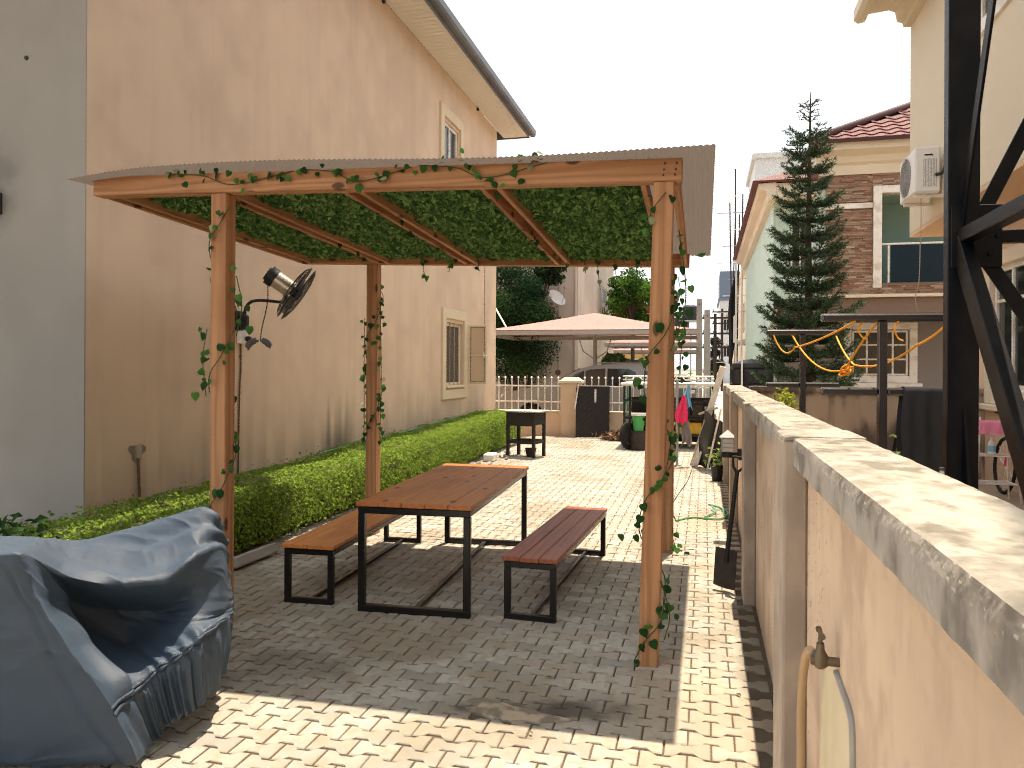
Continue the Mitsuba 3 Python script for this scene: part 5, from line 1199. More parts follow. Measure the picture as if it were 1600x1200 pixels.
# ------------------------------------------------------------------ Norfolk pine
np_ = thing('pine_tree', 'tall dark green tiered pine with a sparse pointed top, in front of the stone-clad house', 'tree')
PB = np.array([1.83, 14.9, 0.0]); PT = 6.75
obj('trunk', tube([PB + [0, 0, -0.1], PB + [0.02, 0, 2.0], PB + [0.0, 0, 4.5], PB + [0.03, 0, PT]], [0.11, 0.085, 0.045, 0.008], 10), 'bark', np_, smooth=40)
pr = np.random.default_rng(17)
segA, segB, segR, br_m = [], [], [], []
z = 1.35
while z < PT - 0.1:
    f_ = (z - 1.2) / (PT - 1.2)
    Rm = (0.30 + 0.56 * np.clip(1 - f_ / 0.88, 0, 1) ** 0.8) * (0.90 + 0.2 * pr.random()) if f_ < 0.86 else 0.12 + 0.8 * (1 - f_)
    Rm = max(Rm, 0.12)
    nb = 8 if f_ < 0.7 else (7 if f_ < 0.86 else 5)
    ph = pr.uniform(0, 6.28)
    for b in range(nb):
        a = ph + b * 2 * np.pi / nb + pr.normal(0, 0.14); R_ = Rm * pr.uniform(0.86, 1.1)
        d = np.array([math.cos(a), math.sin(a), 0]); s = np.array([-d[1], d[0], 0])
        zz0 = z + pr.normal(0, 0.04)
        droop = 0.12 if f_ < 0.86 else -0.15
        up = 0.34 if f_ < 0.86 else 0.8
        t = np.linspace(0, 1, 9)
        pth = PB + d * (R_ * t)[:, None] + np.array([0, 0, 1.0]) * (zz0 + R_ * (-droop * np.sin(np.pi * t) + up * t ** 2))[:, None]
        br_m.append(tube(pth, np.linspace(0.014, 0.005, 9) * (1 - 0.5 * f_), 5))
        nsub = max(3, int(13 * R_ / 0.95)) if f_ < 0.86 else 2
        for k in range(nsub):
            tt = 0.22 + 0.78 * (k + 0.5) / nsub
            base = np.array([np.interp(tt, t, pth[:, j]) for j in range(3)])
            ln2 = R_ * 0.42 * (1.05 - 0.75 * tt) + 0.07
            for sg in (-1, 1):
                e = base + s * sg * ln2 * 0.8 + d * ln2 * 0.62 + np.array([0, 0, ln2 * pr.uniform(0.0, 0.25)])
                segA.append(base); segB.append(e); segR.append(0.056 if f_ < 0.86 else 0.024)
        segA.append(pth[4]); segB.append(pth[-1]); segR.append(0.05 if f_ < 0.86 else 0.026)
        segA.append(pth[1]); segB.append(pth[5]); segR.append(0.05 if f_ < 0.86 else 0.02)
    z += 0.305 if f_ < 0.86 else 0.22
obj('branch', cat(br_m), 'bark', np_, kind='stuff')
segA, segB, segR = np.array(segA), np.array(segB), np.array(segR)
L_ = np.linalg.norm(segB - segA, axis=1); cnt = np.maximum(8, (L_ * 170).astype(int)); idx = np.repeat(np.arange(len(L_)), cnt)
m_ = len(idx); t = pr.random(m_); base = segA[idx] + (segB - segA)[idx] * t[:, None]
ax2 = (segB - segA)[idx] / L_[idx][:, None]
rd = pr.normal(size=(m_, 3)); rd[:, 2] += 0.55; rd -= ax2 * (rd * ax2).sum(1, keepdims=True); rd /= np.linalg.norm(rd, axis=1, keepdims=True)
dirn = rd * 0.8 + ax2 * 0.75; dirn /= np.linalg.norm(dirn, axis=1, keepdims=True)
ln3 = segR[idx] * pr.uniform(0.9, 1.6, m_); wv = np.cross(dirn, pr.normal(size=(m_, 3))); wv /= np.linalg.norm(wv, axis=1, keepdims=True)
A_ = base - wv * 0.007; B_ = base + wv * 0.007; C_ = base + dirn * ln3[:, None]
V = np.stack([A_, B_, C_], 1).reshape(-1, 3); Fi = np.arange(3 * m_).reshape(-1, 3)
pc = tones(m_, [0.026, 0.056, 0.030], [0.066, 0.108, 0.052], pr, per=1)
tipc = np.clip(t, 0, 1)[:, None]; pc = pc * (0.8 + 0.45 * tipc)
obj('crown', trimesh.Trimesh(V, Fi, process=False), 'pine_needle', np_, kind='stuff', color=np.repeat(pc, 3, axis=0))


def broad_tree(label, x, y, zc, rx_, rz_, n, size, lo, hi, seed, trunk_r=0.12, clump=26, lean=0.0, name='tree'):
    r = np.random.default_rng(seed)
    k = thing(name, label, 'tree')
    c0 = np.array([x, y, zc])
    obj('trunk', tube(smoothpath([[x - lean, y, -0.1], [x - lean * 0.7, y + 0.05, zc * 0.35], [x, y, zc]], 6), np.linspace(trunk_r, trunk_r * 0.35, 13), 9), 'bark', k, smooth=40)
    cen = r.normal(size=(clump, 3)); cen /= np.linalg.norm(cen, axis=1, keepdims=True)
    cen = c0 + cen * (r.random((clump, 1)) ** 0.4) * np.array([rx_, rx_, rz_]) * 0.82
    obj('limb', cat([tube(smoothpath([[x, y, zc - rz_ * 0.8], (c0 + c) / 2 + r.normal(0, 0.1, 3), c], 4), np.linspace(0.05, 0.012, 9), 5) for c in cen[:14]]), 'bark', k, kind='stuff')
    rad = r.uniform(0.28, 0.5, clump) * min(rx_, rz_)
    which = r.integers(0, clump, n); u = r.normal(size=(n, 3)); u /= np.linalg.norm(u, axis=1, keepdims=True)
    P = cen[which] + u * (rad[which] * r.random(n) ** 0.35)[:, None] * [1, 1, 0.75]
    tone = tones(clump, lo, hi, r, per=1)[which] * r.uniform(0.75, 1.25, (n, 1))
    obj('crown', leafcards(P, u * 0.6 + r.normal(0, 0.5, (n, 3)) + [0, 0, 0.5], r.uniform(0.7, 1.3, n) * size, 0.55, r=r), 'tree_leaf', k, kind='stuff', color=np.repeat(tone, 4, axis=0))
    return k


broad_tree('dark green dense tree behind the fence beside the peach house', -6.25, 25.6, 3.3, 1.75, 2.6, 34000, 0.085, [0.018, 0.045, 0.020], [0.05, 0.11, 0.035], 3, 0.16, 46)
broad_tree('dark leathery-leaved tree branch above the satellite dish', -5.15, 26.0, 5.35, 0.95, 0.75, 3200, 0.17, [0.022, 0.045, 0.025], [0.055, 0.085, 0.045], 4, 0.09, 14, lean=0.9)
broad_tree('bright green leafy tree right of the beige apartment house', -2.95, 33.0, 4.6, 1.25, 1.35, 9000, 0.13, [0.04, 0.10, 0.02], [0.13, 0.25, 0.045], 6, 0.14, 22)
broad_tree('small palm-like shrub below the second canopy', -3.2, 29.0, 1.9, 0.55, 0.55, 900, 0.30, [0.07, 0.10, 0.04], [0.16, 0.19, 0.08], 8, 0.06, 9, name='shrub')
broad_tree('small dark tree beside the concrete poles down the lane', 0.72, 52.0, 2.4, 0.9, 1.6, 2600, 0.16, [0.03, 0.04, 0.035], [0.07, 0.08, 0.06], 9, 0.1, 12)

# ------------------------------------------------------------------ yard end: fence, pillar, gate board
fn = thing('picket_fence', 'cream metal picket fence on a low peach plinth at the end of the yard', 'fence')
FY = 19.2


def fence_run(x0, x1, par):
    n_ = int(round((x1 - x0) / 0.172))
    obj('plinth', box(x0, x1, FY - 0.08, FY + 0.1, -0.1, 0.58), 'apricot_wall', par)
    obj('plinth_cap', box(x0, x1, FY - 0.10, FY + 0.12, 0.581, 0.63, 0.008), 'cream_paint', par)
    for z in (0.83, 1.23):
        obj('rail', box(x0, x1, FY - 0.013, FY + 0.013, z, z + 0.035, 0.003), 'white_paint', par)
    for i in range(n_):
        xx = x0 + (i + 0.5) * (x1 - x0) / n_
        p = obj('picket', box(xx - 0.013, xx + 0.013, FY - 0.037, FY - 0.0135, 0.635, 1.44, 0.003), 'white_paint', par)
        obj('finial', lathe([(0.0, 1.441), (0.026, 1.445), (0.03, 1.462), (0.02, 1.475), (0.0, 1.50)], 10, (xx, FY - 0.025, 0)), 'white_paint', p, smooth=40)


fence_run(-6.6, -3.49, fn); fence_run(-2.985, 0.3, fn)
pi = thing('gate_pillar', 'peach plastered square pillar with a capping slab, between two runs of the picket fence', 'pillar')
obj('shaft', box(-3.48, -2.995, FY - 0.24, FY + 0.24, -0.1, 1.32, 0.01), 'apricot_wall', pi)
obj('cap', cat([box(-3.52, -2.955, FY - 0.28, FY + 0.28, 1.321, 1.40, 0.015), hull([[x, y, 1.401] for x in (-3.48, -2.995) for y in (FY - 0.24, FY + 0.24)] + [[x, y, 1.47] for x in (-3.4, -3.075) for y in (FY - 0.16, FY + 0.16)])]), 'cream_wall', pi)
gb = thing('gate_board', 'dark brown board of diagonal slats leaning on the fence beside the pillar', 'board')
GA = trimesh.transformations.euler_matrix(math.radians(-7), 0, math.radians(4)); GA[:3, 3] = [-2.64, 18.72, 0.0]


def gput(nm, m, mt, **kw): m.apply_transform(GA); return obj(nm, m, mt, gb, **kw)


gput('frame', cat([box(-0.41, -0.37, -0.02, 0.02, 0.02, 1.27, 0.003), box(0.37, 0.41, -0.02, 0.02, 0.02, 1.27, 0.003), box(-0.369, 0.369, -0.019, 0.019, 0.021, 0.06, 0.003), box(-0.369, 0.369, -0.019, 0.019, 1.23, 1.269, 0.003)]), 'dark_timber', )
from shapely.geometry import Polygon, box as sbox
clip = sbox(-0.367, 0.062, 0.367, 1.228)
for i in range(-9, 16):
    c_ = 0.02 + i * 0.135
    pgn = Polygon([(-0.6, c_ - 0.5), (0.6, c_ + 0.52), (0.6, c_ + 0.52 + 0.115), (-0.6, c_ - 0.5 + 0.115)]).intersection(clip)
    if pgn.is_empty or pgn.area < 0.002: continue
    m = trimesh.creation.extrude_polygon(pgn, 0.016, engine='earcut'); V = m.vertices
    m.vertices = np.c_[V[:, 0], 0.008 - V[:, 2] - 0.004 * (i % 2), V[:, 1]]
    gput('slat', m, 'dark_timber')
gput('backing', box(-0.368, 0.368, 0.010, 0.018, 0.062, 1.228), 'black_plastic')
gput('white_tag', box(0.04, 0.085, -0.030, -0.021, 0.87, 1.19, 0.002), 'white_paint')
single('white_batten', bar([-3.06, 18.62, 0.70], [-2.99, 18.75, 1.30], 0.03, 0.015, 0.003), 'white_paint', 'short white strip hanging between the pillar and the dark slatted board', 'batten')

# ------------------------------------------------------------------ black work stand near the hedge
st = thing('work_stand', 'tall dark timber stand with a pale top, by the far end of the hedge', 'stand')
SA = trimesh.transformations.euler_matrix(0, 0, math.radians(-12)); SA[:3, 3] = [-3.32, 14.45, 0]


def sput(nm, m, mt, **kw): m.apply_transform(SA); return obj(nm, m, mt, st, **kw)


for sx in (-1, 1):
    for sy in (-1, 1):
        sput('leg', box(sx * 0.27 - 0.028, sx * 0.27 + 0.028, sy * 0.24 - 0.028, sy * 0.24 + 0.028, 0, 0.86, 0.004), 'dark_timber')
for sy in (-1, 1):
    sput('apron', box(-0.241, 0.241, sy * 0.255 - 0.012, sy * 0.255 + 0.012, 0.60, 0.86, 0.003), 'dark_timber')
    sput('stretcher', box(-0.241, 0.241, sy * 0.245 - 0.014, sy * 0.245 + 0.014, 0.26, 0.32, 0.003), 'dark_timber')
for sx in (-1, 1):
    sput('side_apron', box(sx * 0.285 - 0.012, sx * 0.285 + 0.012, -0.211, 0.211, 0.62, 0.86, 0.003), 'dark_timber')
    sput('side_stretcher', box(sx * 0.275 - 0.014, sx * 0.275 + 0.014, -0.211, 0.211, 0.26, 0.32, 0.003), 'dark_timber')
sput('top', box(-0.36, 0.40, -0.32, 0.32, 0.861, 0.888, 0.005), 'stone_grey')
bk = single('dark_bucket', lathe([(0, 0.0), (0.08, 0.0), (0.11, 0.16), (0.115, 0.16), (0.115, 0.15), (0.105, 0.15), (0.08, 0.02), (0, 0.02)], 18, (-3.22, 14.42, 0.005)), 'rust_steel', 'small dark bowl on the paving under the black work stand', 'bowl', smooth=30)

# ------------------------------------------------------------------ silver van behind the fence
vn = thing('silver_van', 'silver people carrier parked behind the picket fence under the canopy', 'van')
vy0, vy1 = 21.6, 23.3
prof = [(-5.72, 0.38), (-5.80, 0.55), (-5.76, 0.80), (-5.60, 0.98), (-5.0, 1.12), (-4.35, 1.22), (-3.95, 1.42), (-3.45, 1.68), (-3.0, 1.80), (-2.2, 1.85), (-1.3, 1.83), (-0.98, 1.76), (-0.85, 1.45), (-0.78, 0.95), (-0.80, 0.45), (-0.95, 0.35)]
from shapely.geometry import Point
body = Polygon(prof).buffer(0.04).buffer(-0.04)
for wx in (-4.83, -1.75): body = body.difference(Point(wx, 0.33).buffer(0.38))
low = body.intersection(sbox(-7, 0, 0, 1.12)); upper = body.intersection(sbox(-7, 1.12, 0, 3))


def extr(pg_, y0, y1):
    m = trimesh.creation.extrude_polygon(pg_, y1 - y0, engine='earcut'); V = m.vertices; m.vertices = np.c_[V[:, 0], y1 - V[:, 2], V[:, 1]]; return m


def loft(pg_, y0, y1, inset, n_=3):
    """Extrusion with the side faces leaning in above the waist."""
    m = extr(pg_, y0, y1); m = m.subdivide_to_size(0.25)
    V = m.vertices; s = np.clip((V[:, 2] - 1.1) / 0.75, 0, 1); e = np.clip((0.45 - V[:, 2]) / 0.3, 0, 1)
    mid = (y0 + y1) / 2; V[:, 1] = mid + (V[:, 1] - mid) * (1 - inset * s ** 1.5 - 0.05 * e) * (1 - 0.10 * np.clip((-5.2 - V[:, 0]) / 0.6, 0, 1) ** 2)
    m.vertices = V; return m


obj('body', loft(body, vy0, vy1, 0.17), 'silver_paint', vn, smooth=28)


def sidewin(pts): 
    pts = np.array(pts, float); yv = vy0 + (vy1 - vy0) / 2 * 0.17 * np.clip((pts[:, 1] - 1.1) / 0.75, 0, 1) ** 1.5
    V = np.vstack([np.c_[pts[:, 0], yv - 0.012, pts[:, 1]], np.c_[pts[:, 0], yv + 0.05, pts[:, 1]]]); n_ = len(pts)
    m = trimesh.Trimesh(V, [[0, i, i + 1] for i in range(1, n_ - 1)] + [f for i in range(n_) for f in ([i, i + n_, (i + 1) % n_], [(i + 1) % n_, i + n_, (i + 1) % n_ + n_])], process=False)
    return m.subdivide()


for pts, mt_ in (([(-3.98, 1.16), (-3.62, 1.16), (-3.30, 1.16), (-3.30, 1.64), (-3.55, 1.54)], 'dark_glass'), ([(-3.26, 1.16), (-2.70, 1.16), (-2.70, 1.70), (-3.10, 1.67), (-3.26, 1.63)], 'bronze_glass'), ([(-2.64, 1.16), (-1.75, 1.16), (-1.85, 1.60), (-2.05, 1.69), (-2.64, 1.70)], 'dark_glass'), ([(-1.62, 1.18), (-1.05, 1.2), (-1.10, 1.58), (-1.62, 1.64)], 'dark_glass')):
    obj('side_window', sidewin(pts), mt_, vn)
ws = hull([[-4.28, vy0 + 0.10, 1.262], [-4.28, vy1 - 0.10, 1.262], [-3.46, vy0 + 0.2, 1.70], [-3.46, vy1 - 0.2, 1.70], [-4.27, vy0 + 0.10, 1.255], [-3.45, vy1 - 0.2, 1.69]])
obj('windscreen', ws, 'dark_glass', vn)
for y, in ((vy0 + 0.2,), (vy1 - 0.2,)):
    hl = obj('headlight', cbox([-5.58, y, 0.86], [0.17, 0.13, 0.085], 0.05), 'clear_lens', vn)
    obj('indicator', cbox([-5.37, y - 0.02 if y < 22 else y + 0.02, 0.88], [0.08, 0.135, 0.09], 0.04), 'orange_lens', hl)
obj('mirror', cbox([-3.86, vy0 - 0.09, 1.19], [0.06, 0.09, 0.065], 0.03), 'silver_paint', vn)
obj('bumper', cbox([-5.74, 22.45, 0.50], [0.10, 0.80, 0.11], 0.05), 'silver_paint', vn)
for x in (-3.02, -1.95): obj('door_handle', cbox([x, vy0 - 0.012, 1.0], [0.09, 0.016, 0.018], 0.008), 'silver_paint', vn)
for x in (-3.28, -2.67): obj('door_gap', box(x - 0.005, x + 0.005, vy0 - 0.003, vy0 + 0.01, 0.42, 1.13), 'black_plastic', vn)
for wx in (-4.83, -1.75):
    for y in (vy0 + 0.12, vy1 - 0.12): wheel(vn, [wx, y, 0.33], [0, 1, 0], 0.335, 0.21)
obj('roof_rail', box(-3.0, -1.2, vy0 + 0.22, vy0 + 0.25, 1.84, 1.875, 0.005), 'grey_paint', vn)

# ------------------------------------------------------------------ car canopies
def canopy(label, x0, x1, y0, y1, ze, zp, stay=False):
    k = thing('car_canopy', label, 'canopy', 'pale pink fabric car canopies beyond the fence')
    cx_, cy2 = (x0 + x1) / 2, (y0 + y1) / 2

    def f(u, v):
        a, b = 2 * u - 1, 2 * v - 1; r = np.maximum(np.abs(a), np.abs(b))
        zz_ = ze + (zp - ze) * (1 - r) ** 1.18 + 0.02 * np.cos(a * 3) * np.cos(b * 3) * r * (1 - r)
        return np.c_[cx_ + a * (x1 - x0) / 2, cy2 + b * (y1 - y0) / 2, zz_]
    obj('roof_cloth', grid(f, 41, 41), 'canopy_cloth', k, smooth=30)
    obj('frame', cat([box(x0 + 0.001, x1 - 0.001, y, y + 0.06, ze - 0.14, ze - 0.015, 0.01) for y in (y0, y1 - 0.06)] + [box(x, x + 0.06, y0 + 0.061, y1 - 0.061, ze - 0.14, ze - 0.015, 0.01) for x in (x0, x1 - 0.06)]), 'grey_paint', k)
    for px_ in (cx_,):
        for yy_ in (cy2,):
            p = obj('post', cyl([px_, yy_, -0.1], [px_, yy_, zp - 0.12], 0.06, 12), 'grey_paint', k, smooth=40)
            for dx in (-0.5, 0.5):
                obj('strut', tube([[px_ + 0.05 * np.sign(dx), yy_, ze - 0.75], [px_ + dx * 0.7, yy_, ze - 0.55], [px_ + dx, yy_, ze - 0.10]], 0.018, 6), 'grey_paint', p)
    for dx in (-1, 1):
        obj('rafter', bar([cx_, cy2, zp - 0.05], [cx_ + dx * (x1 - x0) / 2 * 0.97, y0 + 0.1, ze - 0.05], 0.05, 0.05), 'grey_paint', k)
    if stay:
        obj('stay', cyl([x0 + 0.55, y0 + 1.2, ze + 0.02], [x0 - 0.5, y0 + 2.4, 4.1], 0.025, 8), 'white_paint', k)
    return k


canopy('nearest pale pink fabric car canopy, over the silver van', -6.1, -0.14, 20.6, 24.6, 2.75, 3.34, True)
canopy('second pale pink fabric car canopy down the lane, lower in view', -3.6, -0.19, 28.6, 31.6, 2.66, 3.15)
canopy('third pale pink fabric car canopy, farthest down the lane', -4.8, -0.25, 38.5, 42.0, 2.62, 3.0)

# ------------------------------------------------------------------ beige apartment house with satellite dish
ab = thing('apartment_house', 'beige rendered apartment house with a satellite dish behind the canopies', 'building')
obj('front_wall', box(-12, -4.34, 27.0, 27.25, -0.1, 7.5), 'beige_wall', ab)
obj('side_wall', wall_open('x', -4.34, -0.25, 0.001, 27.251, 38.0, -0.1, 7.5, [(33.6, 35.3, 3.9, 5.3), (33.6, 35.3, 0.6, 2.1)]), 'beige_wall', ab)
window(ab, 'x', -4.34, 1, 33.605, 35.295, 3.905, 5.295, bars=1, deep=0.08)
window(ab, 'x', -4.34, 1, 33.605, 35.295, 0.605, 2.095, bars=1, deep=0.08)
obj('sill', box(-4.34, -4.20, 33.4, 35.5, 3.80, 3.895, 0.01), 'beige_wall', ab)
for x in (-5.05, -5.85): obj('render_groove', box(x - 0.02, x + 0.02, 26.985, 27.0, 0, 7.3), 'grey_wall', ab)
obj('downpipe', cyl([-4.42, 26.93, 0], [-4.42, 26.93, 7.3], 0.045, 10), 'beige_wall', ab, smooth=40)
obj('roof', prism([(-12.4, 7.501), (-3.9, 7.501), (-3.9, 7.65), (-12.4, 7.65)], 26.6, 38.4), 'fascia_grey', ab)
obj('water_stain', cat([cyl([-5.05, 26.99, 1.55], [-5.05, 26.985, 1.55], 0.10, 12), box(-5.07, -5.03, 26.986, 26.995, 0.9, 1.46)]), 'twine_brown', ab)
sd_ = thing('satellite_dish', 'white satellite dish on the beige apartment house wall', 'satellite dish')
dc = np.array([-5.05, 26.45, 4.1]); dn = np.array([0.55, -0.45, 0.55]); dn /= np.linalg.norm(dn); _, d1, d2 = frame(dn)
obj('reflector', grid(lambda u, v: dc + np.outer(0.33 * v * np.cos(2 * np.pi * u), d1) + np.outer(0.36 * v * np.sin(2 * np.pi * u), d2) + np.outer(0.12 * v ** 2, dn), 33, 8), 'white_plastic', sd_, smooth=True)
obj('feed_arm', tube([dc - d2 * 0.42 + dn * 0.1, dc + dn * 0.62 + d1 * 0.02], 0.012, 6), 'grey_paint', sd_)
obj('feed_horn', cyl(dc + dn * 0.58, dc + dn * 0.68, 0.045, 10), 'grey_paint', sd_)
obj('wall_arm', tube([dc, dc + [0, 0.25, -0.25], [dc[0], 27.0, dc[2] - 0.3]], 0.025, 8), 'grey_paint', sd_)

# ochre house further on
oh = thing('ochre_house', 'ochre yellow house far down the lane under the canopies', 'house')
obj('wall', wall_open('y', 46.0, 0, 0.3, -9.0, -2.6, -0.1, 5.0, [(-4.6, -3.6, 0.8, 2.3), (-6.8, -5.8, 0.8, 2.3)]), 'ochre_wall', oh)
window(oh, 'y', 46.0, -1, -4.595, -3.605, 0.805, 2.295, bars=1, deep=0.08)
window(oh, 'y', 46.0, -1, -6.795, -5.805, 0.805, 2.295, bars=1, deep=0.08)
obj('side_wall', box(-2.85, -2.6, 46.31, 56.0, -0.1, 5.0), 'ochre_wall', oh)
obj('roof', prism([(-9.4, 5.001), (-2.2, 5.001), (-5.8, 6.6)], 45.5, 56.3), 'tile_red', oh)
far_car = thing('dark_car', 'dark car parked far down the lane under the canopies', 'car')
b2_ = Polygon([(-2.0, 0.3), (-2.05, 0.75), (-1.95, 0.9), (-1.7, 1.0), (-1.5, 1.42), (-0.75, 1.42), (-0.5, 1.0), (-0.35, 0.9), (-0.32, 0.3)])
obj('body', extr(b2_.buffer(0.05).buffer(-0.02), 33.0, 36.8), 'fascia_grey', far_car, smooth=28)
obj('windscreen', hull([[-1.62, 32.98, 1.02], [-0.70, 32.98, 1.02], [-1.45, 32.98, 1.36], [-0.82, 32.98, 1.36], [-1.62, 33.0, 1.02], [-0.70, 33.0, 1.36]]), 'dark_glass', far_car)
for x in (-1.8, -0.5):
    obj('headlight', cbox([x, 32.97, 0.75], [0.14, 0.03, 0.07], 0.02), 'clear_lens', far_car)
    for y in (33.7, 36.1): wheel(far_car, [x - 0.08 if x < -1 else x + 0.08, y, 0.3], [1, 0, 0], 0.3, 0.18)

# ------------------------------------------------------------------ metal stall, washing, planks at the end of the yard
ct = thing('metal_stall', 'dark metal stall with a white flat roof at the far end of the yard', 'stall')
cx0, cx1, cy0, cy1 = -1.68, 0.22, 16.6, 17.9
for x in (cx0, -0.75, cx1 - 0.05):
    for y in (cy0, cy1 - 0.05): obj('post', box(x, x + 0.05, y, y + 0.05, 0, 1.335, 0.004), 'black_steel', ct)
obj('back_panel', box(cx0 + 0.06, cx1 - 0.06, cy1 - 0.035, cy1 - 0.02, 0.05, 1.05), 'dark_timber', ct)
obj('roof', box(cx0 - 0.05, cx1 + 0.04, cy0 - 0.08, cy1 + 0.06, 1.336, 1.40, 0.012), 'white_paint', ct)
for z in (0.28, 0.62, 1.0):
    obj('rail', cat([box(cx0 + 0.051, cx1 - 0.051, cy0 + 0.012, cy0 + 0.038, z, z + 0.03), box(cx0 + 0.012, cx0 + 0.038, cy0 + 0.051, cy1 - 0.051, z + 0.001, z + 0.029)]), 'black_steel', ct)
for z in (0.32, 0.66):
    obj('shelf', box(cx0 + 0.052, cx1 - 0.052, cy0 + 0.052, cy1 - 0.06, z - 0.02, z, 0.003), 'rust_steel', ct)
for i, (x, w_, hh, m) in enumerate(((-0.62, 0.34, 0.24, 'black_plastic'), (-0.24, 0.22, 0.30, 'rust_steel'), (0.02, 0.12, 0.2, 'grey_paint'))):
    tb_ = ('black storage box on the upper shelf of the metal stall', 'brown storage box on the upper shelf of the metal stall, beside the black one', 'small grey tin at the right end of the upper stall shelf')[i]
    bx_ = thing('storage_box' if i < 2 else 'grey_tin', tb_, 'box' if i < 2 else 'tin')
    obj('body', box(x, x + w_, cy0 + 0.1, cy0 + 0.45, 0.661, 0.661 + hh, 0.012), m, bx_)
    obj('lid', box(x - 0.01, x + w_ + 0.01, cy0 + 0.09, cy0 + 0.46, 0.662 + hh, 0.692 + hh, 0.008), m, bx_)
yc = thing('yellow_crate', 'yellow plastic crate on the lowest shelf of the metal stall', 'crate')
obj('body', cat([box(-0.5, -0.05, cy0 + 0.12, cy0 + 0.14, 0.321, 0.56, 0.003), box(-0.5, -0.05, cy0 + 0.5, cy0 + 0.52, 0.321, 0.56, 0.003), box(-0.5, -0.48, cy0 + 0.141, cy0 + 0.499, 0.321, 0.56, 0.003), box(-0.07, -0.05, cy0 + 0.141, cy0 + 0.499, 0.321, 0.56, 0.003), box(-0.479, -0.071, cy0 + 0.141, cy0 + 0.499, 0.322, 0.34)]), 'yellow_plastic', yc)
for x in np.linspace(-0.46, -0.09, 5): obj('rib', box(x - 0.01, x + 0.01, cy0 + 0.105, cy0 + 0.119, 0.33, 0.54, 0.003), 'yellow_plastic', yc)
wheel(ct, [-1.53, 16.25, 0.29], [0.85, -0.5, 0.12], 0.29, 0.06, rm='rust_steel', nm='cart_wheel')
gbk = thing('green_bin', 'green plastic bin beside the cart wheel at the metal stall', 'bin')
obj('body', lathe([(0, 0.40), (0.10, 0.40), (0.145, 0.76), (0.15, 0.76), (0.15, 0.745), (0.14, 0.745), (0.10, 0.42), (0, 0.42)], 20, (-1.32, 16.25, 0)), 'green_plastic', gbk, smooth=30)
obj('liner', lathe([(0.13, 0.70), (0.153, 0.775), (0.158, 0.77), (0.157, 0.72)], 20, (-1.32, 16.25, 0)), 'white_plastic', gbk, smooth=30)
single('dark_drum', lathe([(0, 0.0), (0.17, 0.0), (0.175, 0.15), (0.168, 0.16), (0.175, 0.17), (0.17, 0.395), (0.0, 0.395)], 20, (-1.32, 16.25, 0)), 'rust_steel', 'dark drum standing under the green plastic bin', 'drum', smooth=30)
n = 420; P = np.c_[rng.normal(-1.98, 0.17, n), rng.normal(18.3, 0.14, n), np.abs(rng.normal(0, 0.10, n))]
single('dry_leaves', leafcards(P, rng.normal(0, 0.7, (n, 3)) + [0, 0, 0.6], rng.uniform(0.08, 0.16, n), 0.6), 'dead_leaves', 'heap of dry brown leaves at the foot of the fence beside the slatted board', 'leaves', kind='stuff', color=tones(n, [0.10, 0.06, 0.035], [0.30, 0.18, 0.11]))
gr_ = thing('green_rack', 'green and white metal rack of pipes standing behind the metal stall', 'rack')
for x in (-1.75, -0.8, 0.15):
    for y in (18.2, 18.7): obj('post', cyl([x, y, 0], [x, y, 1.52], 0.018, 8), 'green_paint', gr_)
for z, m in ((1.44, 'white_paint'), (1.52, 'white_paint'), (0.9, 'green_paint')):
    for y in (18.2, 18.7): obj('rail', cyl([-1.85, y, z], [0.22, y, z], 0.018, 8), m, gr_)
obj('finial', cat([cyl([-0.30, 18.2, 1.54], [-0.30, 18.2, 1.66], 0.015, 8), cyl([-0.36, 18.2, 1.6], [-0.24, 18.2, 1.6], 0.012, 8)]), 'green_paint', gr_)
wl = thing('washing_pole', 'grey metal washing pole standing in the sun near the leaning planks', 'pole')
obj('pole', cyl([-0.452, 13.78, 0], [-0.452, 13.78, 1.50], 0.024, 10), 'grey_paint', wl, smooth=40)
obj('crosspiece', cyl([-0.60, 13.78, 1.42], [-0.16, 13.80, 1.44], 0.012, 8), 'grey_paint', wl)
obj('foot', cyl([-0.452, 13.78, 0.003], [-0.452, 13.78, 0.02], 0.07, 14), 'grey_paint', wl)


def hang(x, y, zt_, w0, w1, l, seed, curl=0.03):
    def f(u, v):
        w_ = w0 + (w1 - w0) * np.clip(v * 1.6, 0, 1)
        a = (u - 0.5)
        return np.c_[x + a * w_ + 0.02 * np.sin(v * 5 + seed), y + curl * np.sin(a * 14 + seed + v) * (0.3 + v) + 0.03 * (meshkit.fbm(np.c_[u * 4, v * 4, 0 * u + seed], 2) - 0.5), zt_ - l * v - 0.04 * np.cos(a * 7 + seed) * v]
    return grid(f, 26, 26)


single('pink_garment', hang(-0.36, 13.70, 1.24, 0.05, 0.22, 0.50, 1.0), 'pink_cloth', 'bright pink garment hanging from the grey washing pole', 'garment', smooth=True)
single('blue_garment', hang(-0.275, 13.78, 1.42, 0.03, 0.15, 0.42, 2.0), 'blue_cloth', 'light blue garment hanging behind the pink one on the washing pole', 'garment', smooth=True)
single('grey_towel', hang(-0.30, 13.74, 0.80, 0.14, 0.17, 0.42, 4.0, 0.02), 'grey_cloth', 'grey towel hanging low behind the pink garment', 'towel', smooth=True)
lp = lambda nm, lab, p, q_, w_, t_, m, c: single(nm, bar(p, q_, w_, t_, 0.004, up=(1, -0.3, 0.2)), m, lab, c)
lp('leaning_plank', 'long white plank leaning against the end of the boundary wall', [-0.17, 13.85, 0.01], [0.30, 13.0, 1.74], 0.022, 0.10, 'white_paint', 'plank')
lp('leaning_stick', 'thin brown stick leaning left of the long white plank', [-0.22, 13.9, 0.01], [0.02, 13.3, 0.85], 0.025, 0.03, 'grey_wood', 'stick')
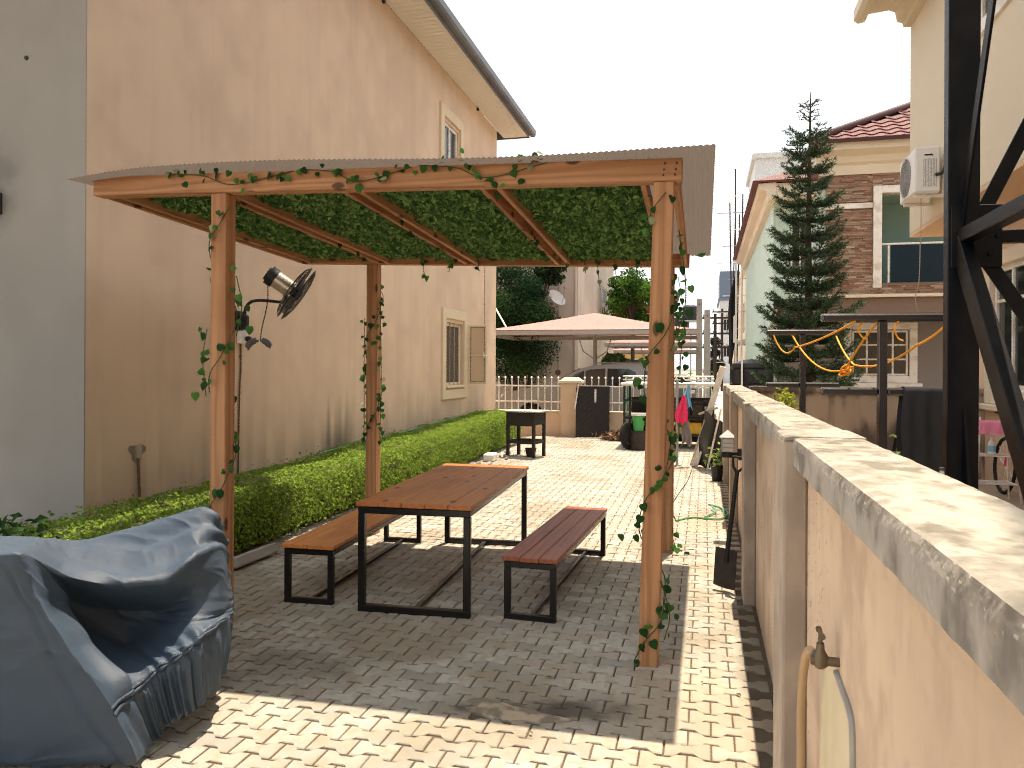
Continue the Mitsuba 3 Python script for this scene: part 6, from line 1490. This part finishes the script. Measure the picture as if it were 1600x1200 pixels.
lp('leaning_stick', 'pale thin batten leaning right of the dark plastic sheet, beside the wall', [0.06, 13.3, 0.01], [0.27, 12.9, 1.05], 0.025, 0.03, 'white_paint', 'stick')
lp('leaning_board', 'short white board at the foot of the long leaning plank', [-0.14, 13.75, 0.01], [-0.03, 13.6, 0.42], 0.02, 0.09, 'white_paint', 'board')
lp('cross_stick', 'short pale stick sticking out sideways from the leaning planks', [-0.08, 13.5, 0.93], [0.22, 13.15, 1.06], 0.03, 0.03, 'grey_wood', 'stick')
bs = grid(lambda u, v: np.c_[-0.12 + 0.38 * u + 0.12 * v + 0.02 * np.sin(v * 9), 13.75 - 0.55 * v - 0.25 * u + 0.05 * np.sin(u * 8 + v * 3), 0.01 + 1.0 * v - 0.25 * u * v + 0.02 * np.sin(u * 11)], 20, 20)
single('black_sheet', bs, 'black_plastic', 'black plastic sheet bundled under the leaning planks', 'sheet', smooth=True)
potplant('pot_plant', 'leafy yellow-green plant in a black pot against the boundary wall behind the lantern', 0.20, 12.1, 0.0, 0.10, 0.24, 70, 0.085, [0.16, 0.24, 0.07], [0.36, 0.44, 0.16], 'black_plastic')

# ------------------------------------------------------------------ down the lane: tanks, poles, scaffold, far blocks
for x, y, lab in ((-0.18, 30.0, 'left one of two tall grey concrete poles down the lane'), (0.10, 27.5, 'right one of two tall grey concrete poles down the lane, slightly shorter')):
    k = thing('concrete_pole', lab, 'pole', 'grey concrete poles')
    hh = 4.35 if x < 0 else 3.75
    obj('shaft', hull([[x + a * 0.13, y + b * 0.13, -0.1] for a in (-1, 1) for b in (-1, 1)] + [[x + a * 0.10, y + b * 0.10, hh] for a in (-1, 1) for b in (-1, 1)]), 'pole_concrete', k)
    obj('bolt', cyl([x, y - 0.14, hh - 0.2], [x, y + 0.14, hh - 0.2], 0.02, 8), 'rust_steel', k)
bt_ = thing('black_water_tanks', 'black water tank on a low stand beside the lane, against the cream building', 'water tank')
obj('tank', lathe([(0.0, 2.02), (0.2, 2.0), (0.50, 1.9), (0.55, 1.8), (0.52, 1.76), (0.55, 1.72), (0.55, 1.4), (0.52, 1.36), (0.55, 1.32), (0.55, 1.0), (0.0, 1.0)], 24, (1.22, 21.2, -0.05)), 'black_plastic', bt_, smooth=30)
obj('stand', cat([box(0.75, 1.75, 20.75, 21.65, 0.85, 0.94)] + [box(x, x + 0.06, y, y + 0.06, 0, 0.849) for x in (0.78, 1.66) for y in (20.78, 21.56)]), 'grey_paint', bt_)
obj('pipe', tube([[0.95, 20.7, 2.05], [0.95, 20.65, 1.2], [0.95, 20.7, 0.2]], 0.025, 8), 'white_plastic', bt_)
cb = thing('cream_block', 'cream building along the lane with barred balconies, beyond the mint wing', 'building')
obj('wall', wall_open('x', 2.0, 0.0, 0.25, 34.0, 60.0, -0.1, 6.6, [(36.5, 38.0, 3.6, 5.2), (41, 43, 3.6, 5.2), (36.5, 38.0, 0.6, 2.2)]), 'cream_wall', cb)
for a, z in ((36.505, 3.605), (36.505, 0.605)): window(cb, 'x', 2.0, -1, a, a + 1.49, z, z + 1.59, bars=1)
obj('front_wall', box(2.0, 9.0, 33.74, 33.99, -0.1, 6.6), 'cream_wall', cb)
obj('parapet', box(1.85, 9.0, 33.6, 60.2, 6.601, 6.9), 'cream_wall', cb)
for z in (3.0, ):
    bal = obj('balcony', cat([box(1.25, 1.998, 34.5, 40.0, z - 0.12, z, 0.01), box(1.25, 1.29, 34.5, 40.0, z + 0.98, z + 1.02)]), 'white_paint', cb)
    for y in np.linspace(34.55, 39.95, 26): obj('baluster', box(1.255, 1.285, y - 0.015, y + 0.015, z + 0.001, z + 0.979), 'white_paint', bal)
for x in (1.32, 1.55, 1.85):
    obj('downpipe', cyl([x, 34.3, -0.1], [x, 34.3, 6.4], 0.04, 8), 'white_plastic', cb)
sc = thing('scaffold', 'tall thin pole scaffold with putlogs beside the lane', 'scaffold')
for i, (x, y, hh) in enumerate(((1.15, 36.0, 9.2), (1.35, 36.4, 10.8), (1.62, 36.2, 9.6), (1.5, 37.8, 9.0), (1.25, 37.6, 8.6))):
    obj('standard', tube([[x, y, 0], [x + 0.03, y, hh * 0.5], [x - 0.06 + 0.05 * i, y, hh]], 0.03, 6), 'rust_steel', sc)
for i in range(11):
    z = 2.0 + i * 0.75
    obj('putlog', tube([[0.55 + 0.25 * (i % 3), 36.1, z], [2.05 - 0.2 * (i % 2), 36.25, z + 0.05]], 0.022, 6), 'grey_paint' if i % 2 else 'white_paint', sc)
def netf(u, v): return np.c_[0.98 + 0.30 * u + 0.30 * v ** 2 + 0.06 * np.sin(v * 7), 35.7 + 0.3 * u + 0.12 * np.sin(u * 9 + v * 5), 1.9 + 4.2 * v + 0.05 * np.sin(u * 6)]
nt = grid(lambda u, v: netf(0.5 + (u - 0.5) * (0.35 + 0.65 * np.sin(np.pi * np.clip(v * 0.9 + 0.05, 0, 1))), v), 16, 40)
single('black_netting', nt, 'dark_cloth', 'black netting bunched down the side of the pole scaffold', 'netting', smooth=True)
def block(name, label, x0, x1, y0, y1, zt_, m, wins, band=None, wm='dark_glass'):
    k = thing(name, label, 'building')
    obj('wall', wall_open('y', y0, 0, 0.3, x0, x1, -0.1, zt_, wins), m, k)
    obj('side_wall', cat([box(x0, x0 + 0.3, y0 + 0.301, y1, -0.1, zt_), box(x1 - 0.3, x1, y0 + 0.301, y1, -0.1, zt_)]), m, k)
    obj('roof', box(x0 - 0.2, x1 + 0.2, y0 - 0.2, y1, zt_ + 0.001, zt_ + 0.3), band or m, k)
    for a, b, c, d in wins: window(k, 'y', y0, -1, a + 0.005, b - 0.005, c + 0.005, d - 0.005, bars=1, deep=0.1, glass=wm)
    return k


block('pale_tower', 'pale tall building far down the lane with a dark blue top storey', 1.9, 4.6, 100.0, 112.0, 10.3, 'pale_block', [(2.3, 3.1, 6.5, 8.0), (3.4, 4.2, 6.5, 8.0), (2.3, 3.1, 3.2, 4.7), (3.4, 4.2, 3.2, 4.7)], 'blue_block')
obj('upper_storey', box(1.9, 4.2, 100.2, 111, 10.61, 14.0), 'blue_block', 'pale_tower')
block('pale_block_house', 'pale grey flat-topped building showing above the mint wing roof', 3.15, 6.0, 52.0, 60.0, 15.3, 'pale_block', [(3.6, 4.3, 11.0, 12.8), (4.8, 5.5, 11.0, 12.8)])
ft = thing('tank_tower', 'stacked black water tanks on a steel frame far down the lane', 'water tank')
for i, (x, z) in enumerate(((-1.2, 6.0), (-2.0, 5.0))):
    obj('tank', lathe([(0, z + 1.4), (0.4, z + 1.35), (0.65, z + 1.2), (0.7, z + 1.0), (0.7, z), (0, z)], 18, (x, 70.0, 0)), 'black_plastic', ft, smooth=30)
    obj('frame', cat([box(x - 0.9, x + 0.9, 69.2, 70.8, z - 0.15, z - 0.01)] + [box(x + a, x + a + 0.1, y, y + 0.1, 0, z - 0.151) for a in (-0.9, 0.8) for y in (69.2, 70.7)]), 'grey_paint', ft)
for x, y, hh, lab in ((0.62, 46.0, 4.9, 'dark utility pole with two crossarms, nearest behind the concrete poles'), (1.35, 62.0, 6.4, 'dark utility pole with crossarms farther down the lane')):
    k = thing('utility_pole', lab, 'utility pole', 'utility poles down the lane')
    obj('shaft', cyl([x, y, -0.1], [x, y, hh], 0.11, 10, 0.08), 'rust_steel', k, smooth=40)
    for z in (hh - 0.3, hh - 1.2, hh - 2.0):
        ca = obj('crossarm', box(x - 0.75, x + 0.75, y - 0.13, y - 0.03, z, z + 0.10), 'rust_steel', k)
        for dx in (-0.65, 0.65): obj('insulator', cyl([x + dx, y - 0.08, z + 0.101], [x + dx, y - 0.08, z + 0.26], 0.04, 8), 'grey_paint', ca)
for i, (z, d) in enumerate(((4.65, -0.65), (4.65, 0.65), (3.75, -0.65))):
    t = np.linspace(0, 1, 20)
    single('overhead_wire', tube(np.c_[0.62 + d + 0.73 * t, 45.92 + 16 * t, z + 0.2 + (1.5 if i < 2 else 1.5) * t - 0.5 * 4 * t * (1 - t)], 0.012, 4), 'black_plastic', ('overhead wire on the left end of the top crossarms of the utility poles', 'overhead wire on the right end of the top crossarms of the utility poles', 'lowest overhead wire, on the second crossarms of the utility poles')[i], 'wire', 'overhead wires between the utility poles')
struct('lane', box(-0.5 - 2.2, 1.6, 19.6, 140, -0.2, -0.02), 'pole_concrete', 'pale concrete lane running away between the houses')
